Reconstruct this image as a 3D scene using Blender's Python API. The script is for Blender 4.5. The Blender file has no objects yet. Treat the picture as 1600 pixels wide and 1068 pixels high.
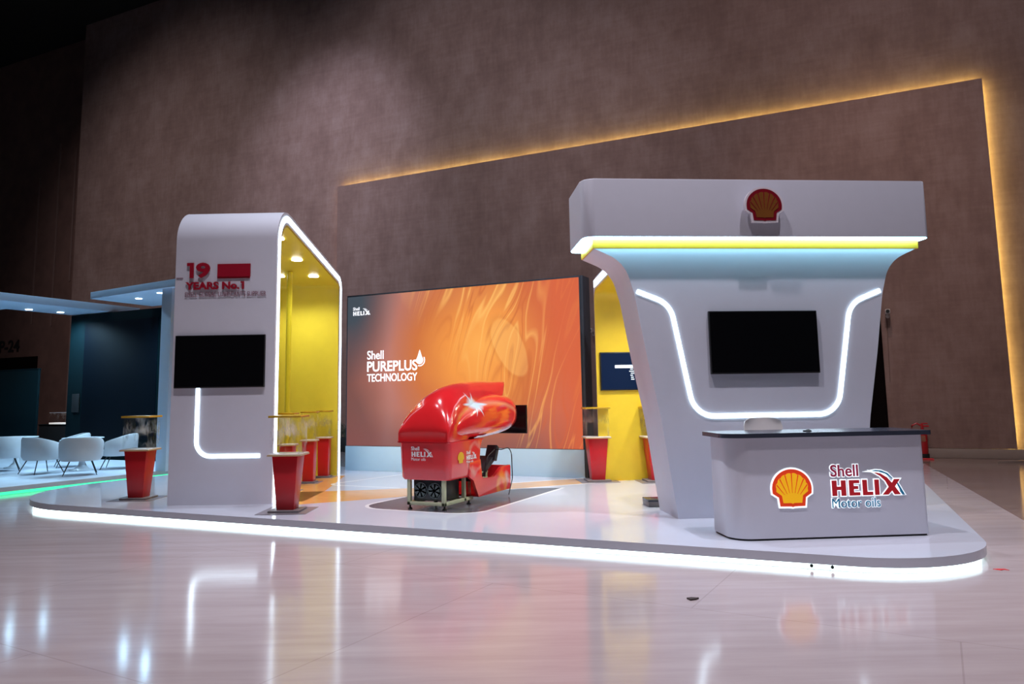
import bpy, bmesh, math, random
from mathutils import Vector, Matrix
random.seed(7)
SC = bpy.context.scene
COL = SC.collection
R = math.radians

# ------------------------------------------------------------------ camera
cd = bpy.data.cameras.new('camera')
cam = bpy.data.objects.new('camera', cd)
COL.objects.link(cam)
rt, dn, fw = ((0.89986311, 0.43588609, -0.01580165), (-0.0668197, 0.10196423, -0.9925414), (-0.43102378, 0.89420725, 0.12087963))
cam.matrix_world = Matrix(((rt[0], -dn[0], -fw[0], 0), (rt[1], -dn[1], -fw[1], 0), (rt[2], -dn[2], -fw[2], 1.65), (0, 0, 0, 1)))
cd.sensor_width = 36.0
cd.lens = 26.415
cd.shift_x = 0.00625
cd.shift_y = -0.035
cd.clip_end = 300
SC.camera = cam

# ------------------------------------------------------------------ view, world
SC.view_settings.view_transform = 'Standard'
SC.view_settings.look = 'None'
SC.view_settings.gamma = 1.0
SC.view_settings.exposure = 0.0
SC.view_settings.use_curve_mapping = False
W = bpy.data.worlds.new('world')
SC.world = W
W.use_nodes = True
W.node_tree.nodes['Background'].inputs[0].default_value = (0.55, 0.54, 0.64, 1)
W.node_tree.nodes['Background'].inputs[1].default_value = 0.032
SC.cycles.max_bounces = 7
SC.cycles.glossy_bounces = 4
SC.cycles.transparent_max_bounces = 16
SC.cycles.sample_clamp_indirect = 4.0
SC.cycles.use_denoising = True


# ------------------------------------------------------------------ hall lamps (high in the roof, out of the frame)
def spot(name, loc, target, power, angle, blend=0.6, radius=0.25, color=(1, 1, 1), parent=None):
    l = bpy.data.lights.new(name, 'SPOT')
    l.energy = power
    l.spot_size = R(angle)
    l.spot_blend = blend
    l.shadow_soft_size = radius
    l.color = color
    o = bpy.data.objects.new(name, l)
    COL.objects.link(o)
    o.location = loc
    d = Vector(target) - Vector(loc)
    o.rotation_euler = d.to_track_quat('-Z', 'Y').to_euler()
    if parent:
        o.parent = parent
    return o


spot('hall_downlight', (2.4, 7.3, 17.5), (0.4, 9.6, 0), 5200, 78, 0.9, 0.16, (0.94, 0.90, 1.03))
spot('hall_downlight', (-9.5, 6.0, 18.0), (-9.2, 7.0, 0), 900, 60, 0.9, 0.2, (0.93, 0.90, 1.08))
spot('hall_downlight', (-4.0, 3.6, 18.0), (-3.6, 4.6, 0), 5400, 76, 0.9, 0.25, (0.98, 0.91, 1.0))
spot('hall_downlight', (-8.0, 10.0, 18.0), (-5.2, 10.6, 0), 4300, 56, 0.9, 0.25, (0.86, 0.94, 1.1))
spot('hall_downlight', (-17.5, 10.0, 18.0), (-17.5, 11.0, 0), 4800, 44, 0.9, 0.2, (0.48, 0.78, 1.05))  # added over the neighbouring stand to lift its deck and canopy
spot('hall_downlight', (3.0, 13.0, 17.5), (1.8, 13.6, 0), 2600, 44, 1.0, 0.2, (0.95, 0.93, 1.05))  # extra lamp, added to brighten the floor right of the platform
spot('counter_fill', (3.6, 2.2, 17.5), (-0.2, 8.3, 0.5), 2300, 17, 0.7, 0.15, (1.0, 0.92, 1.02))  # added fill lamp that brightens the counter front
# spots washing the long wall
spot('wall_washer', (-9.0, 5.0, 18.5), (-13.0, 22.0, 8.5), 5400, 64, 1.0, 0.3, (0.92, 0.88, 0.98))
spot('wall_washer', (-26.0, 4.0, 18.5), (-25.0, 22.0, 6.0), 5300, 74, 1.0, 0.3, (0.96, 0.88, 0.92))
spot('wall_washer', (-16.0, 13.0, 18.5), (-18.0, 22.0, 9.5), 3100, 54, 1.0, 0.3, (0.86, 0.90, 1.18))
spot('wall_washer', (1.5, 6.0, 18.5), (-1.0, 22.0, 8.0), 3700, 66, 1.0, 0.3, (1.0, 0.86, 0.90))
spot('wall_washer', (0.0, 12.0, 18.5), (0.5, 21.7, 3.5), 2500, 44, 1.0, 0.3, (1.0, 0.74, 0.64))  # warm wash added to lift the slab's lower right


# ------------------------------------------------------------------ materials
def nodes(m):
    m.use_nodes = True
    t = m.node_tree
    return t, t.nodes, t.links, t.nodes.get('Principled BSDF')


def mat(name, col, rough=0.5, metal=0.0, spec=0.5, coat=0.0, var=0.04, scale=6.0, bump=0.0):
    m = bpy.data.materials.new(name)
    t, n, l, b = nodes(m)
    tc = n.new('ShaderNodeTexCoord')
    ns = n.new('ShaderNodeTexNoise')
    ns.inputs['Scale'].default_value = scale
    ns.inputs['Detail'].default_value = 4
    l.new(tc.outputs['Object'], ns.inputs['Vector'])
    rp = n.new('ShaderNodeValToRGB')
    a = [max(0, c * (1 - var)) for c in col]
    c2 = [min(1, c * (1 + var)) for c in col]
    rp.color_ramp.elements[0].color = (*a, 1)
    rp.color_ramp.elements[1].color = (*c2, 1)
    rp.color_ramp.elements[0].position = 0.3
    rp.color_ramp.elements[1].position = 0.7
    l.new(ns.outputs['Fac'], rp.inputs['Fac'])
    l.new(rp.outputs['Color'], b.inputs['Base Color'])
    b.inputs['Roughness'].default_value = rough
    b.inputs['Metallic'].default_value = metal
    b.inputs['Specular IOR Level'].default_value = spec
    b.inputs['Coat Weight'].default_value = coat
    b.inputs['Coat Roughness'].default_value = 0.05
    if bump:
        bp = n.new('ShaderNodeBump')
        bp.inputs['Strength'].default_value = bump
        bp.inputs['Distance'].default_value = 0.01
        l.new(ns.outputs['Fac'], bp.inputs['Height'])
        l.new(bp.outputs['Normal'], b.inputs['Normal'])
    return m


def emit(name, col, strength):
    m = bpy.data.materials.new(name)
    t, n, l, b = nodes(m)
    b.inputs['Base Color'].default_value = (*col, 1)
    b.inputs['Emission Color'].default_value = (*col, 1)
    b.inputs['Emission Strength'].default_value = strength
    b.inputs['Specular IOR Level'].default_value = 0.1
    return m


def wall_material():
    m = bpy.data.materials.new('brown_scraped_plaster')
    t, n, l, b = nodes(m)
    tc = n.new('ShaderNodeTexCoord')
    mp = n.new('ShaderNodeMapping')
    mp.inputs['Scale'].default_value = (0.9, 1, 0.6)
    l.new(tc.outputs['Object'], mp.inputs['Vector'])
    a = n.new('ShaderNodeTexNoise')
    a.inputs['Scale'].default_value = 1.2
    a.inputs['Detail'].default_value = 9
    a.inputs['Roughness'].default_value = 0.68
    l.new(mp.outputs['Vector'], a.inputs['Vector'])
    mp2 = n.new('ShaderNodeMapping')
    mp2.inputs['Scale'].default_value = (7.0, 1, 0.9)
    l.new(tc.outputs['Object'], mp2.inputs['Vector'])
    c = n.new('ShaderNodeTexNoise')
    c.inputs['Scale'].default_value = 1.6
    c.inputs['Detail'].default_value = 6
    l.new(mp2.outputs['Vector'], c.inputs['Vector'])
    mp3 = n.new('ShaderNodeMapping')
    mp3.inputs['Scale'].default_value = (0.8, 1, 8.0)
    l.new(tc.outputs['Object'], mp3.inputs['Vector'])
    e = n.new('ShaderNodeTexNoise')
    e.inputs['Scale'].default_value = 1.2
    e.inputs['Detail'].default_value = 6
    l.new(mp3.outputs['Vector'], e.inputs['Vector'])
    m1 = n.new('ShaderNodeMath'); m1.operation = 'ADD'
    l.new(c.outputs['Fac'], m1.inputs[0]); l.new(e.outputs['Fac'], m1.inputs[1])
    m2 = n.new('ShaderNodeMath'); m2.operation = 'MULTIPLY_ADD'
    l.new(m1.outputs[0], m2.inputs[0]); m2.inputs[1].default_value = 0.22
    l.new(a.outputs['Fac'], m2.inputs[2])
    rp = n.new('ShaderNodeValToRGB')
    cr = rp.color_ramp
    cr.elements[0].position = 0.46; cr.elements[0].color = (0.185, 0.115, 0.098, 1)
    cr.elements[1].position = 0.98; cr.elements[1].color = (0.32, 0.225, 0.20, 1)
    el = cr.elements.new(0.71); el.color = (0.245, 0.158, 0.136, 1)
    l.new(m2.outputs[0], rp.inputs['Fac'])
    l.new(rp.outputs['Color'], b.inputs['Base Color'])
    b.inputs['Roughness'].default_value = 0.8
    b.inputs['Specular IOR Level'].default_value = 0.2
    bp = n.new('ShaderNodeBump')
    bp.inputs['Strength'].default_value = 0.2
    bp.inputs['Distance'].default_value = 0.02
    l.new(m1.outputs[0], bp.inputs['Height'])
    l.new(bp.outputs['Normal'], b.inputs['Normal'])
    return m


def floor_material():
    m = bpy.data.materials.new('polished_marble')
    t, n, l, b = nodes(m)
    tc = n.new('ShaderNodeTexCoord')
    # paving: pale stone, and a darker band of stone east of the stand
    sp = n.new('ShaderNodeSeparateXYZ')
    l.new(tc.outputs['Object'], sp.inputs[0])
    # line through (1.016,19.443) and (1.616,11.815): x + 0.0787*y - 2.546
    k = n.new('ShaderNodeMath'); k.operation = 'MULTIPLY_ADD'
    l.new(sp.outputs['Y'], k.inputs[0]); k.inputs[1].default_value = 0.0787
    l.new(sp.outputs['X'], k.inputs[2])
    g = n.new('ShaderNodeMath'); g.operation = 'GREATER_THAN'
    l.new(k.outputs[0], g.inputs[0]); g.inputs[1].default_value = 2.546
    vr = n.new('ShaderNodeVectorRotate'); vr.rotation_type = 'Z_AXIS'; vr.inputs['Angle'].default_value = R(-26)
    l.new(tc.outputs['Object'], vr.inputs['Vector'])
    mp = n.new('ShaderNodeMapping')
    mp.inputs['Scale'].default_value = (0.45, 4.0, 1)
    l.new(vr.outputs['Vector'], mp.inputs['Vector'])
    a = n.new('ShaderNodeTexNoise')
    a.inputs['Scale'].default_value = 1.5
    a.inputs['Detail'].default_value = 8
    a.inputs['Roughness'].default_value = 0.6
    l.new(mp.outputs['Vector'], a.inputs['Vector'])
    r1 = n.new('ShaderNodeValToRGB')
    r1.color_ramp.elements[0].position = 0.3; r1.color_ramp.elements[0].color = (0.46, 0.375, 0.375, 1)
    r1.color_ramp.elements[1].position = 0.7; r1.color_ramp.elements[1].color = (0.56, 0.475, 0.475, 1)
    l.new(a.outputs['Fac'], r1.inputs['Fac'])
    r2 = n.new('ShaderNodeValToRGB')
    r2.color_ramp.elements[0].position = 0.3; r2.color_ramp.elements[0].color = (0.22, 0.15, 0.13, 1)
    r2.color_ramp.elements[1].position = 0.7; r2.color_ramp.elements[1].color = (0.33, 0.245, 0.22, 1)
    l.new(a.outputs['Fac'], r2.inputs['Fac'])
    mx = n.new('ShaderNodeMixRGB')
    l.new(g.outputs[0], mx.inputs['Fac']); l.new(r1.outputs['Color'], mx.inputs[1]); l.new(r2.outputs['Color'], mx.inputs[2])
    # slab joints
    br = n.new('ShaderNodeTexBrick')
    br.offset = 0.5
    br.inputs['Scale'].default_value = 1.0
    br.inputs['Brick Width'].default_value = 3.6
    br.inputs['Row Height'].default_value = 3.0
    br.inputs['Mortar Size'].default_value = 0.006
    br.inputs['Color1'].default_value = (1, 1, 1, 1)
    br.inputs['Color2'].default_value = (0.985, 0.985, 0.985, 1)
    br.inputs['Mortar'].default_value = (0.84, 0.82, 0.82, 1)
    mb = n.new('ShaderNodeMapping')
    mb.inputs['Rotation'].default_value = (0, 0, R(4))
    l.new(tc.outputs['Object'], mb.inputs['Vector'])
    l.new(mb.outputs['Vector'], br.inputs['Vector'])
    mu = n.new('ShaderNodeMixRGB'); mu.blend_type = 'MULTIPLY'; mu.inputs['Fac'].default_value = 1
    l.new(mx.outputs['Color'], mu.inputs[1]); l.new(br.outputs['Color'], mu.inputs[2])
    l.new(mu.outputs['Color'], b.inputs['Base Color'])
    b.inputs['Roughness'].default_value = 0.115
    b.inputs['Specular IOR Level'].default_value = 0.42
    nz = n.new('ShaderNodeTexNoise'); nz.inputs['Scale'].default_value = 2.2; nz.inputs['Detail'].default_value = 2
    l.new(tc.outputs['Object'], nz.inputs['Vector'])
    bp = n.new('ShaderNodeBump'); bp.inputs['Strength'].default_value = 0.05; bp.inputs['Distance'].default_value = 0.02
    l.new(nz.outputs['Fac'], bp.inputs['Height']); l.new(bp.outputs['Normal'], b.inputs['Normal'])
    return m


def led_wall_material():
    """the picture shown on the big screen: warm amber oil flowing over a dusky ground (object space, metres)"""
    m = bpy.data.materials.new('led_screen_picture')
    t, n, l, b = nodes(m)
    tc = n.new('ShaderNodeTexCoord')
    sp = n.new('ShaderNodeSeparateXYZ'); l.new(tc.outputs['Object'], sp.inputs[0])

    def math_(op, a, bb=None, c=None):
        q = n.new('ShaderNodeMath'); q.operation = op
        for i, v in enumerate((a, bb, c)):
            if v is None: continue
            if isinstance(v, (int, float)): q.inputs[i].default_value = v
            else: l.new(v, q.inputs[i])
        return q.outputs[0]

    def ramp(fac, *stops):
        q = n.new('ShaderNodeValToRGB'); cr = q.color_ramp
        while len(cr.elements) < len(stops): cr.elements.new(0.5)
        for e, (p, c) in zip(cr.elements, stops):
            e.position = p; e.color = (*c, 1)
        l.new(fac, q.inputs['Fac'])
        return q.outputs['Color']

    def mix(fac, a, bb):
        q = n.new('ShaderNodeMixRGB')
        for i, v in zip(('Fac', 1, 2), (fac, a, bb)):
            if isinstance(v, (int, float)): q.inputs[i].default_value = v
            elif isinstance(v, tuple): q.inputs[i].default_value = (*v, 1)
            else: l.new(v, q.inputs[i])
        return q.outputs[0]
    u = math_('DIVIDE', sp.outputs['X'], 5.5)       # 0..1 left to right
    v = math_('DIVIDE', math_('SUBTRACT', sp.outputs['Z'], 0.52), 3.25)
    # warm body: distance from a slanted ridge running from lower middle to upper right
    du = math_('SUBTRACT', u, math_('MULTIPLY_ADD', v, 0.02, 0.60))
    dv = math_('SUBTRACT', v, 0.62)
    dd = math_('SQRT', math_('ADD', math_('MULTIPLY', math_('MULTIPLY', du, du), 2.6), math_('MULTIPLY', math_('MULTIPLY', dv, dv), 0.95)))
    nz = n.new('ShaderNodeTexNoise'); nz.inputs['Scale'].default_value = 0.8; nz.inputs['Detail'].default_value = 2
    l.new(tc.outputs['Object'], nz.inputs['Vector'])
    dd = math_('ADD', dd, math_('MULTIPLY_ADD', nz.outputs['Fac'], 0.16, -0.08))
    base = ramp(dd, (0.0, (0.98, 0.42, 0.085)), (0.22, (0.90, 0.31, 0.055)), (0.45, (0.62, 0.165, 0.04)), (0.68, (0.46, 0.15, 0.105)), (0.95, (0.20, 0.075, 0.06)))
    # slate corner, upper left
    a1 = math_('SUBTRACT', u, 0.02); b1 = math_('SUBTRACT', v, 0.95)
    d1 = math_('SQRT', math_('ADD', math_('MULTIPLY', math_('MULTIPLY', a1, a1), 4.2), math_('MULTIPLY', b1, b1)))
    d1 = math_('ADD', d1, math_('MULTIPLY_ADD', nz.outputs['Fac'], 0.2, -0.1))
    slate = ramp(d1, (0.12, (1, 1, 1)), (0.52, (0, 0, 0)))
    base = mix(slate, base, (0.055, 0.072, 0.092))
    # dusky purple strip along the foot
    foot = ramp(v, (0.02, (0.75, 0.75, 0.75)), (0.24, (0, 0, 0)))
    base = mix(foot, base, (0.22, 0.065, 0.055))
    # flowing oil streaks, upper right: warped bands leaning left
    vr = n.new('ShaderNodeVectorRotate'); vr.rotation_type = 'Y_AXIS'; vr.inputs['Angle'].default_value = R(-15)
    l.new(tc.outputs['Object'], vr.inputs['Vector'])
    mp = n.new('ShaderNodeMapping')
    mp.inputs['Scale'].default_value = (1.15, 1, 0.22)
    l.new(vr.outputs['Vector'], mp.inputs['Vector'])
    wv = n.new('ShaderNodeTexNoise'); wv.inputs['Scale'].default_value = 1.5; wv.inputs['Detail'].default_value = 1.5
    wv.inputs['Distortion'].default_value = 1.3
    l.new(mp.outputs['Vector'], wv.inputs['Vector'])
    bands = math_('PINGPONG', math_('MULTIPLY', wv.outputs['Fac'], 5.0), 0.5)
    light_streak = ramp(bands, (0.36, (0, 0, 0)), (0.49, (1, 1, 1)))
    dark_streak = ramp(bands, (0.0, (1, 1, 1)), (0.12, (0, 0, 0)))
    reg = ramp(math_('MULTIPLY_ADD', v, 0.45, u), (0.68, (0, 0, 0)), (1.0, (1, 1, 1)))
    base = mix(math_('MULTIPLY', math_('MULTIPLY', light_streak, reg), 0.8), base, (1.0, 0.52, 0.13))
    base = mix(math_('MULTIPLY', math_('MULTIPLY', dark_streak, reg), 0.6), base, (0.55, 0.10, 0.02))
    # red right-hand margin
    edge = ramp(math_('MULTIPLY_ADD', v, 0.10, u), (0.80, (0, 0, 0)), (1.02, (0.9, 0.9, 0.9)))
    base = mix(edge, base, (0.70, 0.12, 0.04))
    # one big pale drop in the flow
    a2 = math_('SUBTRACT', u, math_('MULTIPLY_ADD', v, -0.22, 0.86)); b2 = math_('SUBTRACT', v, 0.60)
    d2 = math_('SQRT', math_('ADD', math_('MULTIPLY', math_('MULTIPLY', a2, a2), 9.0), math_('MULTIPLY', math_('MULTIPLY', b2, b2), 1.0)))
    d2 = math_('ADD', d2, math_('MULTIPLY_ADD', nz.outputs['Fac'], 0.10, -0.05))
    drop = ramp(d2, (0.175, (1, 1, 1)), (0.19, (0, 0, 0)))
    rim = ramp(d2, (0.175, (0, 0, 0)), (0.195, (1, 1, 1)), (0.235, (0, 0, 0)))
    base = mix(math_('MULTIPLY', drop, 0.35), base, (0.95, 0.50, 0.14))
    base = mix(math_('MULTIPLY', rim, 0.22), base, (0.55, 0.16, 0.03))
    b.inputs['Base Color'].default_value = (0.02, 0.02, 0.02, 1)
    b.inputs['Roughness'].default_value = 0.35
    l.new(base, b.inputs['Emission Color'])
    b.inputs['Emission Strength'].default_value = 1.0
    return m


def shell_paint():
    """glossy red with a printed glint and pale streak on the right flank (object space of the simulator)"""
    m = bpy.data.materials.new('red_gloss_printed')
    t, n, l, b = nodes(m)
    tc = n.new('ShaderNodeTexCoord')
    sp = n.new('ShaderNodeSeparateXYZ'); l.new(tc.outputs['Object'], sp.inputs[0])

    def math_(op, a, bb=None, c=None):
        q = n.new('ShaderNodeMath'); q.operation = op
        for i, v in enumerate((a, bb, c)):
            if v is None: continue
            if isinstance(v, (int, float)): q.inputs[i].default_value = v
            else: l.new(v, q.inputs[i])
        return q.outputs[0]

    def ramp(fac, *stops):
        q = n.new('ShaderNodeValToRGB'); cr = q.color_ramp
        while len(cr.elements) < len(stops): cr.elements.new(0.5)
        for e, (p, c) in zip(cr.elements, stops):
            e.position = p; e.color = (*c, 1)
        l.new(fac, q.inputs['Fac'])
        return q.outputs['Color']

    def mix(fac, a, bb):
        q = n.new('ShaderNodeMixRGB')
        for i, v in zip(('Fac', 1, 2), (fac, a, bb)):
            if isinstance(v, (int, float)): q.inputs[i].default_value = v
            elif isinstance(v, tuple): q.inputs[i].default_value = (*v, 1)
            else: l.new(v, q.inputs[i])
        return q.outputs[0]
    y, z, x = sp.outputs['Y'], sp.outputs['Z'], sp.outputs['X']
    side = ramp(x, (0.0, (0, 0, 0)), (0.12, (1, 1, 1)))
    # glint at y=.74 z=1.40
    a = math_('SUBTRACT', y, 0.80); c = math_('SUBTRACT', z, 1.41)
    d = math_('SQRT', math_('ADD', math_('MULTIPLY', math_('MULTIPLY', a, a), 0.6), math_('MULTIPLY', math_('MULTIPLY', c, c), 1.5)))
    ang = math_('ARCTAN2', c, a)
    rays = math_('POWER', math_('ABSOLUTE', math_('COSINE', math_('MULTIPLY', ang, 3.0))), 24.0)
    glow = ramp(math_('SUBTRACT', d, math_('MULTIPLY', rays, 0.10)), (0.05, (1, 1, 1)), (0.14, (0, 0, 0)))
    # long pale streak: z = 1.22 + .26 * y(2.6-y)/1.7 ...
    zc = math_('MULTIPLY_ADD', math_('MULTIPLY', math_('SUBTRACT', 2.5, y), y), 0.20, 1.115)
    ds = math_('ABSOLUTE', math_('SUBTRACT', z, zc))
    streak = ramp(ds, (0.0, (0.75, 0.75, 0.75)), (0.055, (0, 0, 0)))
    nz = n.new('ShaderNodeTexNoise'); nz.inputs['Scale'].default_value = 3
    l.new(tc.outputs['Object'], nz.inputs['Vector'])
    red = ramp(nz.outputs['Fac'], (0.3, (0.74, 0.018, 0.022)), (0.7, (0.80, 0.022, 0.028)))
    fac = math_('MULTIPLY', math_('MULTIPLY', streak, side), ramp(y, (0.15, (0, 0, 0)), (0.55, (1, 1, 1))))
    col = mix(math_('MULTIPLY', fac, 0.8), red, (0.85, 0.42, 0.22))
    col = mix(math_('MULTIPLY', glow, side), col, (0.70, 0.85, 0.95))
    l.new(col, b.inputs['Base Color'])
    b.inputs['Roughness'].default_value = 0.16
    b.inputs['Coat Weight'].default_value = 0.8
    b.inputs['Coat Roughness'].default_value = 0.04
    return m


def tub_paint():
    """red gloss of the simulator's base with swirls of pale print on the flank"""
    m = bpy.data.materials.new('red_gloss_swirled')
    t, n, l, b = nodes(m)
    tc = n.new('ShaderNodeTexCoord')
    sp = n.new('ShaderNodeSeparateXYZ'); l.new(tc.outputs['Object'], sp.inputs[0])

    def blob(cy, cz, r, wid):
        vs = n.new('ShaderNodeVectorMath'); vs.operation = 'DISTANCE'
        cb = n.new('ShaderNodeCombineXYZ')
        l.new(sp.outputs['Y'], cb.inputs['Y']); l.new(sp.outputs['Z'], cb.inputs['Z'])
        nz = n.new('ShaderNodeTexNoise'); nz.inputs['Scale'].default_value = 6; l.new(tc.outputs['Object'], nz.inputs['Vector'])
        ad = n.new('ShaderNodeVectorMath'); ad.operation = 'MULTIPLY_ADD'
        l.new(nz.outputs['Color'], ad.inputs[0]); ad.inputs[1].default_value = (0, 0.14, 0.14); l.new(cb.outputs[0], ad.inputs[2])
        l.new(ad.outputs[0], vs.inputs[0]); vs.inputs[1].default_value = (0, cy + 0.07, cz + 0.07)
        rp = n.new('ShaderNodeValToRGB'); cr = rp.color_ramp
        cr.elements[0].position = max(0, r - wid); cr.elements[0].color = (0, 0, 0, 1) if r > wid else (1, 1, 1, 1)
        cr.elements[1].position = r + wid; cr.elements[1].color = (0, 0, 0, 1)
        if r > wid:
            e = cr.elements.new(r); e.color = (1, 1, 1, 1)
        l.new(vs.outputs['Value'], rp.inputs['Fac'])
        return rp.outputs['Color']
    sd = n.new('ShaderNodeMath'); sd.operation = 'GREATER_THAN'; l.new(sp.outputs['X'], sd.inputs[0]); sd.inputs[1].default_value = 0.3
    prev = None
    for (cy, cz, r, w, c) in ((0.70, 0.66, 0.20, 0.04, (0.78, 0.20, 0.18)), (0.64, 0.46, 0.0, 0.10, (0.80, 0.34, 0.28)), (1.72, 0.25, 0.0, 0.13, (0.80, 0.75, 0.75)), (1.55, 0.18, 0.13, 0.09, (0.85, 0.25, 0.05))):
        f = blob(cy, cz, r, w)
        mu = n.new('ShaderNodeMath'); mu.operation = 'MULTIPLY'; l.new(f, mu.inputs[0]); l.new(sd.outputs[0], mu.inputs[1])
        q = n.new('ShaderNodeMixRGB'); l.new(mu.outputs[0], q.inputs['Fac'])
        if prev is None: q.inputs[1].default_value = (0.78, 0.02, 0.03, 1)
        else: l.new(prev, q.inputs[1])
        q.inputs[2].default_value = (*c, 1)
        prev = q.outputs[0]
    l.new(prev, b.inputs['Base Color'])
    b.inputs['Roughness'].default_value = 0.2
    b.inputs['Coat Weight'].default_value = 0.7
    b.inputs['Coat Roughness'].default_value = 0.06
    return m


def glass_material():
    m = bpy.data.materials.new('clear_acrylic')
    t, n, l, b = nodes(m)
    out = n.get('Material Output')
    tr = n.new('ShaderNodeBsdfTransparent'); tr.inputs[0].default_value = (0.985, 0.99, 0.99, 1)
    gl = n.new('ShaderNodeBsdfGlossy'); gl.inputs['Roughness'].default_value = 0.03
    tc = n.new('ShaderNodeTexCoord')
    nz = n.new('ShaderNodeTexNoise'); nz.inputs['Scale'].default_value = 14; nz.inputs['Detail'].default_value = 5
    l.new(tc.outputs['Object'], nz.inputs['Vector'])
    bp = n.new('ShaderNodeBump'); bp.inputs['Strength'].default_value = 0.4; bp.inputs['Distance'].default_value = 0.01
    l.new(nz.outputs['Fac'], bp.inputs['Height']); l.new(bp.outputs['Normal'], gl.inputs['Normal'])
    lw = n.new('ShaderNodeLayerWeight'); lw.inputs['Blend'].default_value = 0.5
    pw = n.new('ShaderNodeMath'); pw.operation = 'POWER'; l.new(lw.outputs['Facing'], pw.inputs[0]); pw.inputs[1].default_value = 5.0
    fr = n.new('ShaderNodeMath'); fr.operation = 'MULTIPLY_ADD'; l.new(pw.outputs[0], fr.inputs[0]); fr.inputs[1].default_value = 0.06; fr.inputs[2].default_value = 0.012
    mx = n.new('ShaderNodeMixShader')
    l.new(fr.outputs[0], mx.inputs[0]); l.new(tr.outputs[0], mx.inputs[1]); l.new(gl.outputs[0], mx.inputs[2])
    # wisps of crinkled film and painted reflection streaks on the panes
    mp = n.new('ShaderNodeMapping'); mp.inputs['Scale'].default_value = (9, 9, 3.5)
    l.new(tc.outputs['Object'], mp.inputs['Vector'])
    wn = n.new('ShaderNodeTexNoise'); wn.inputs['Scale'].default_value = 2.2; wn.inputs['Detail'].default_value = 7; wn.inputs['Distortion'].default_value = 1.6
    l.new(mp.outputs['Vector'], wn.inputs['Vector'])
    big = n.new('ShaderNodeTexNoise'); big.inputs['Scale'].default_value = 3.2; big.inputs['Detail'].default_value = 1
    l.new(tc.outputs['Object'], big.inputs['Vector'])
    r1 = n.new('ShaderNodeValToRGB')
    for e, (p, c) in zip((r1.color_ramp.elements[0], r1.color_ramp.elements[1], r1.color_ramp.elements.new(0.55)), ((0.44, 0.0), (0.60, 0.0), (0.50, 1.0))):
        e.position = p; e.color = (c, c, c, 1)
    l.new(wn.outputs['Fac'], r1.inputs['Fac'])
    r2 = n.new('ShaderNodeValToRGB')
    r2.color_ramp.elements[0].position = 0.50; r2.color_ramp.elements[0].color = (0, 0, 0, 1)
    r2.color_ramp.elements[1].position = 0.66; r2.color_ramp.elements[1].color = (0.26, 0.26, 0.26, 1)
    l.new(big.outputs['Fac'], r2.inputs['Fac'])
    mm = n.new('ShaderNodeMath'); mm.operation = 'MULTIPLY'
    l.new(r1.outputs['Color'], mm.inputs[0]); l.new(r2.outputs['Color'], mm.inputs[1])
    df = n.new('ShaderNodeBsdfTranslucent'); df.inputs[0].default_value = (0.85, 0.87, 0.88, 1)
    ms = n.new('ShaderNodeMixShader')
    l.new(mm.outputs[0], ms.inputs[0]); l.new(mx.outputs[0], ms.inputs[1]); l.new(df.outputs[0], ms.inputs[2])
    l.new(ms.outputs[0], out.inputs['Surface'])
    return m


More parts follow.
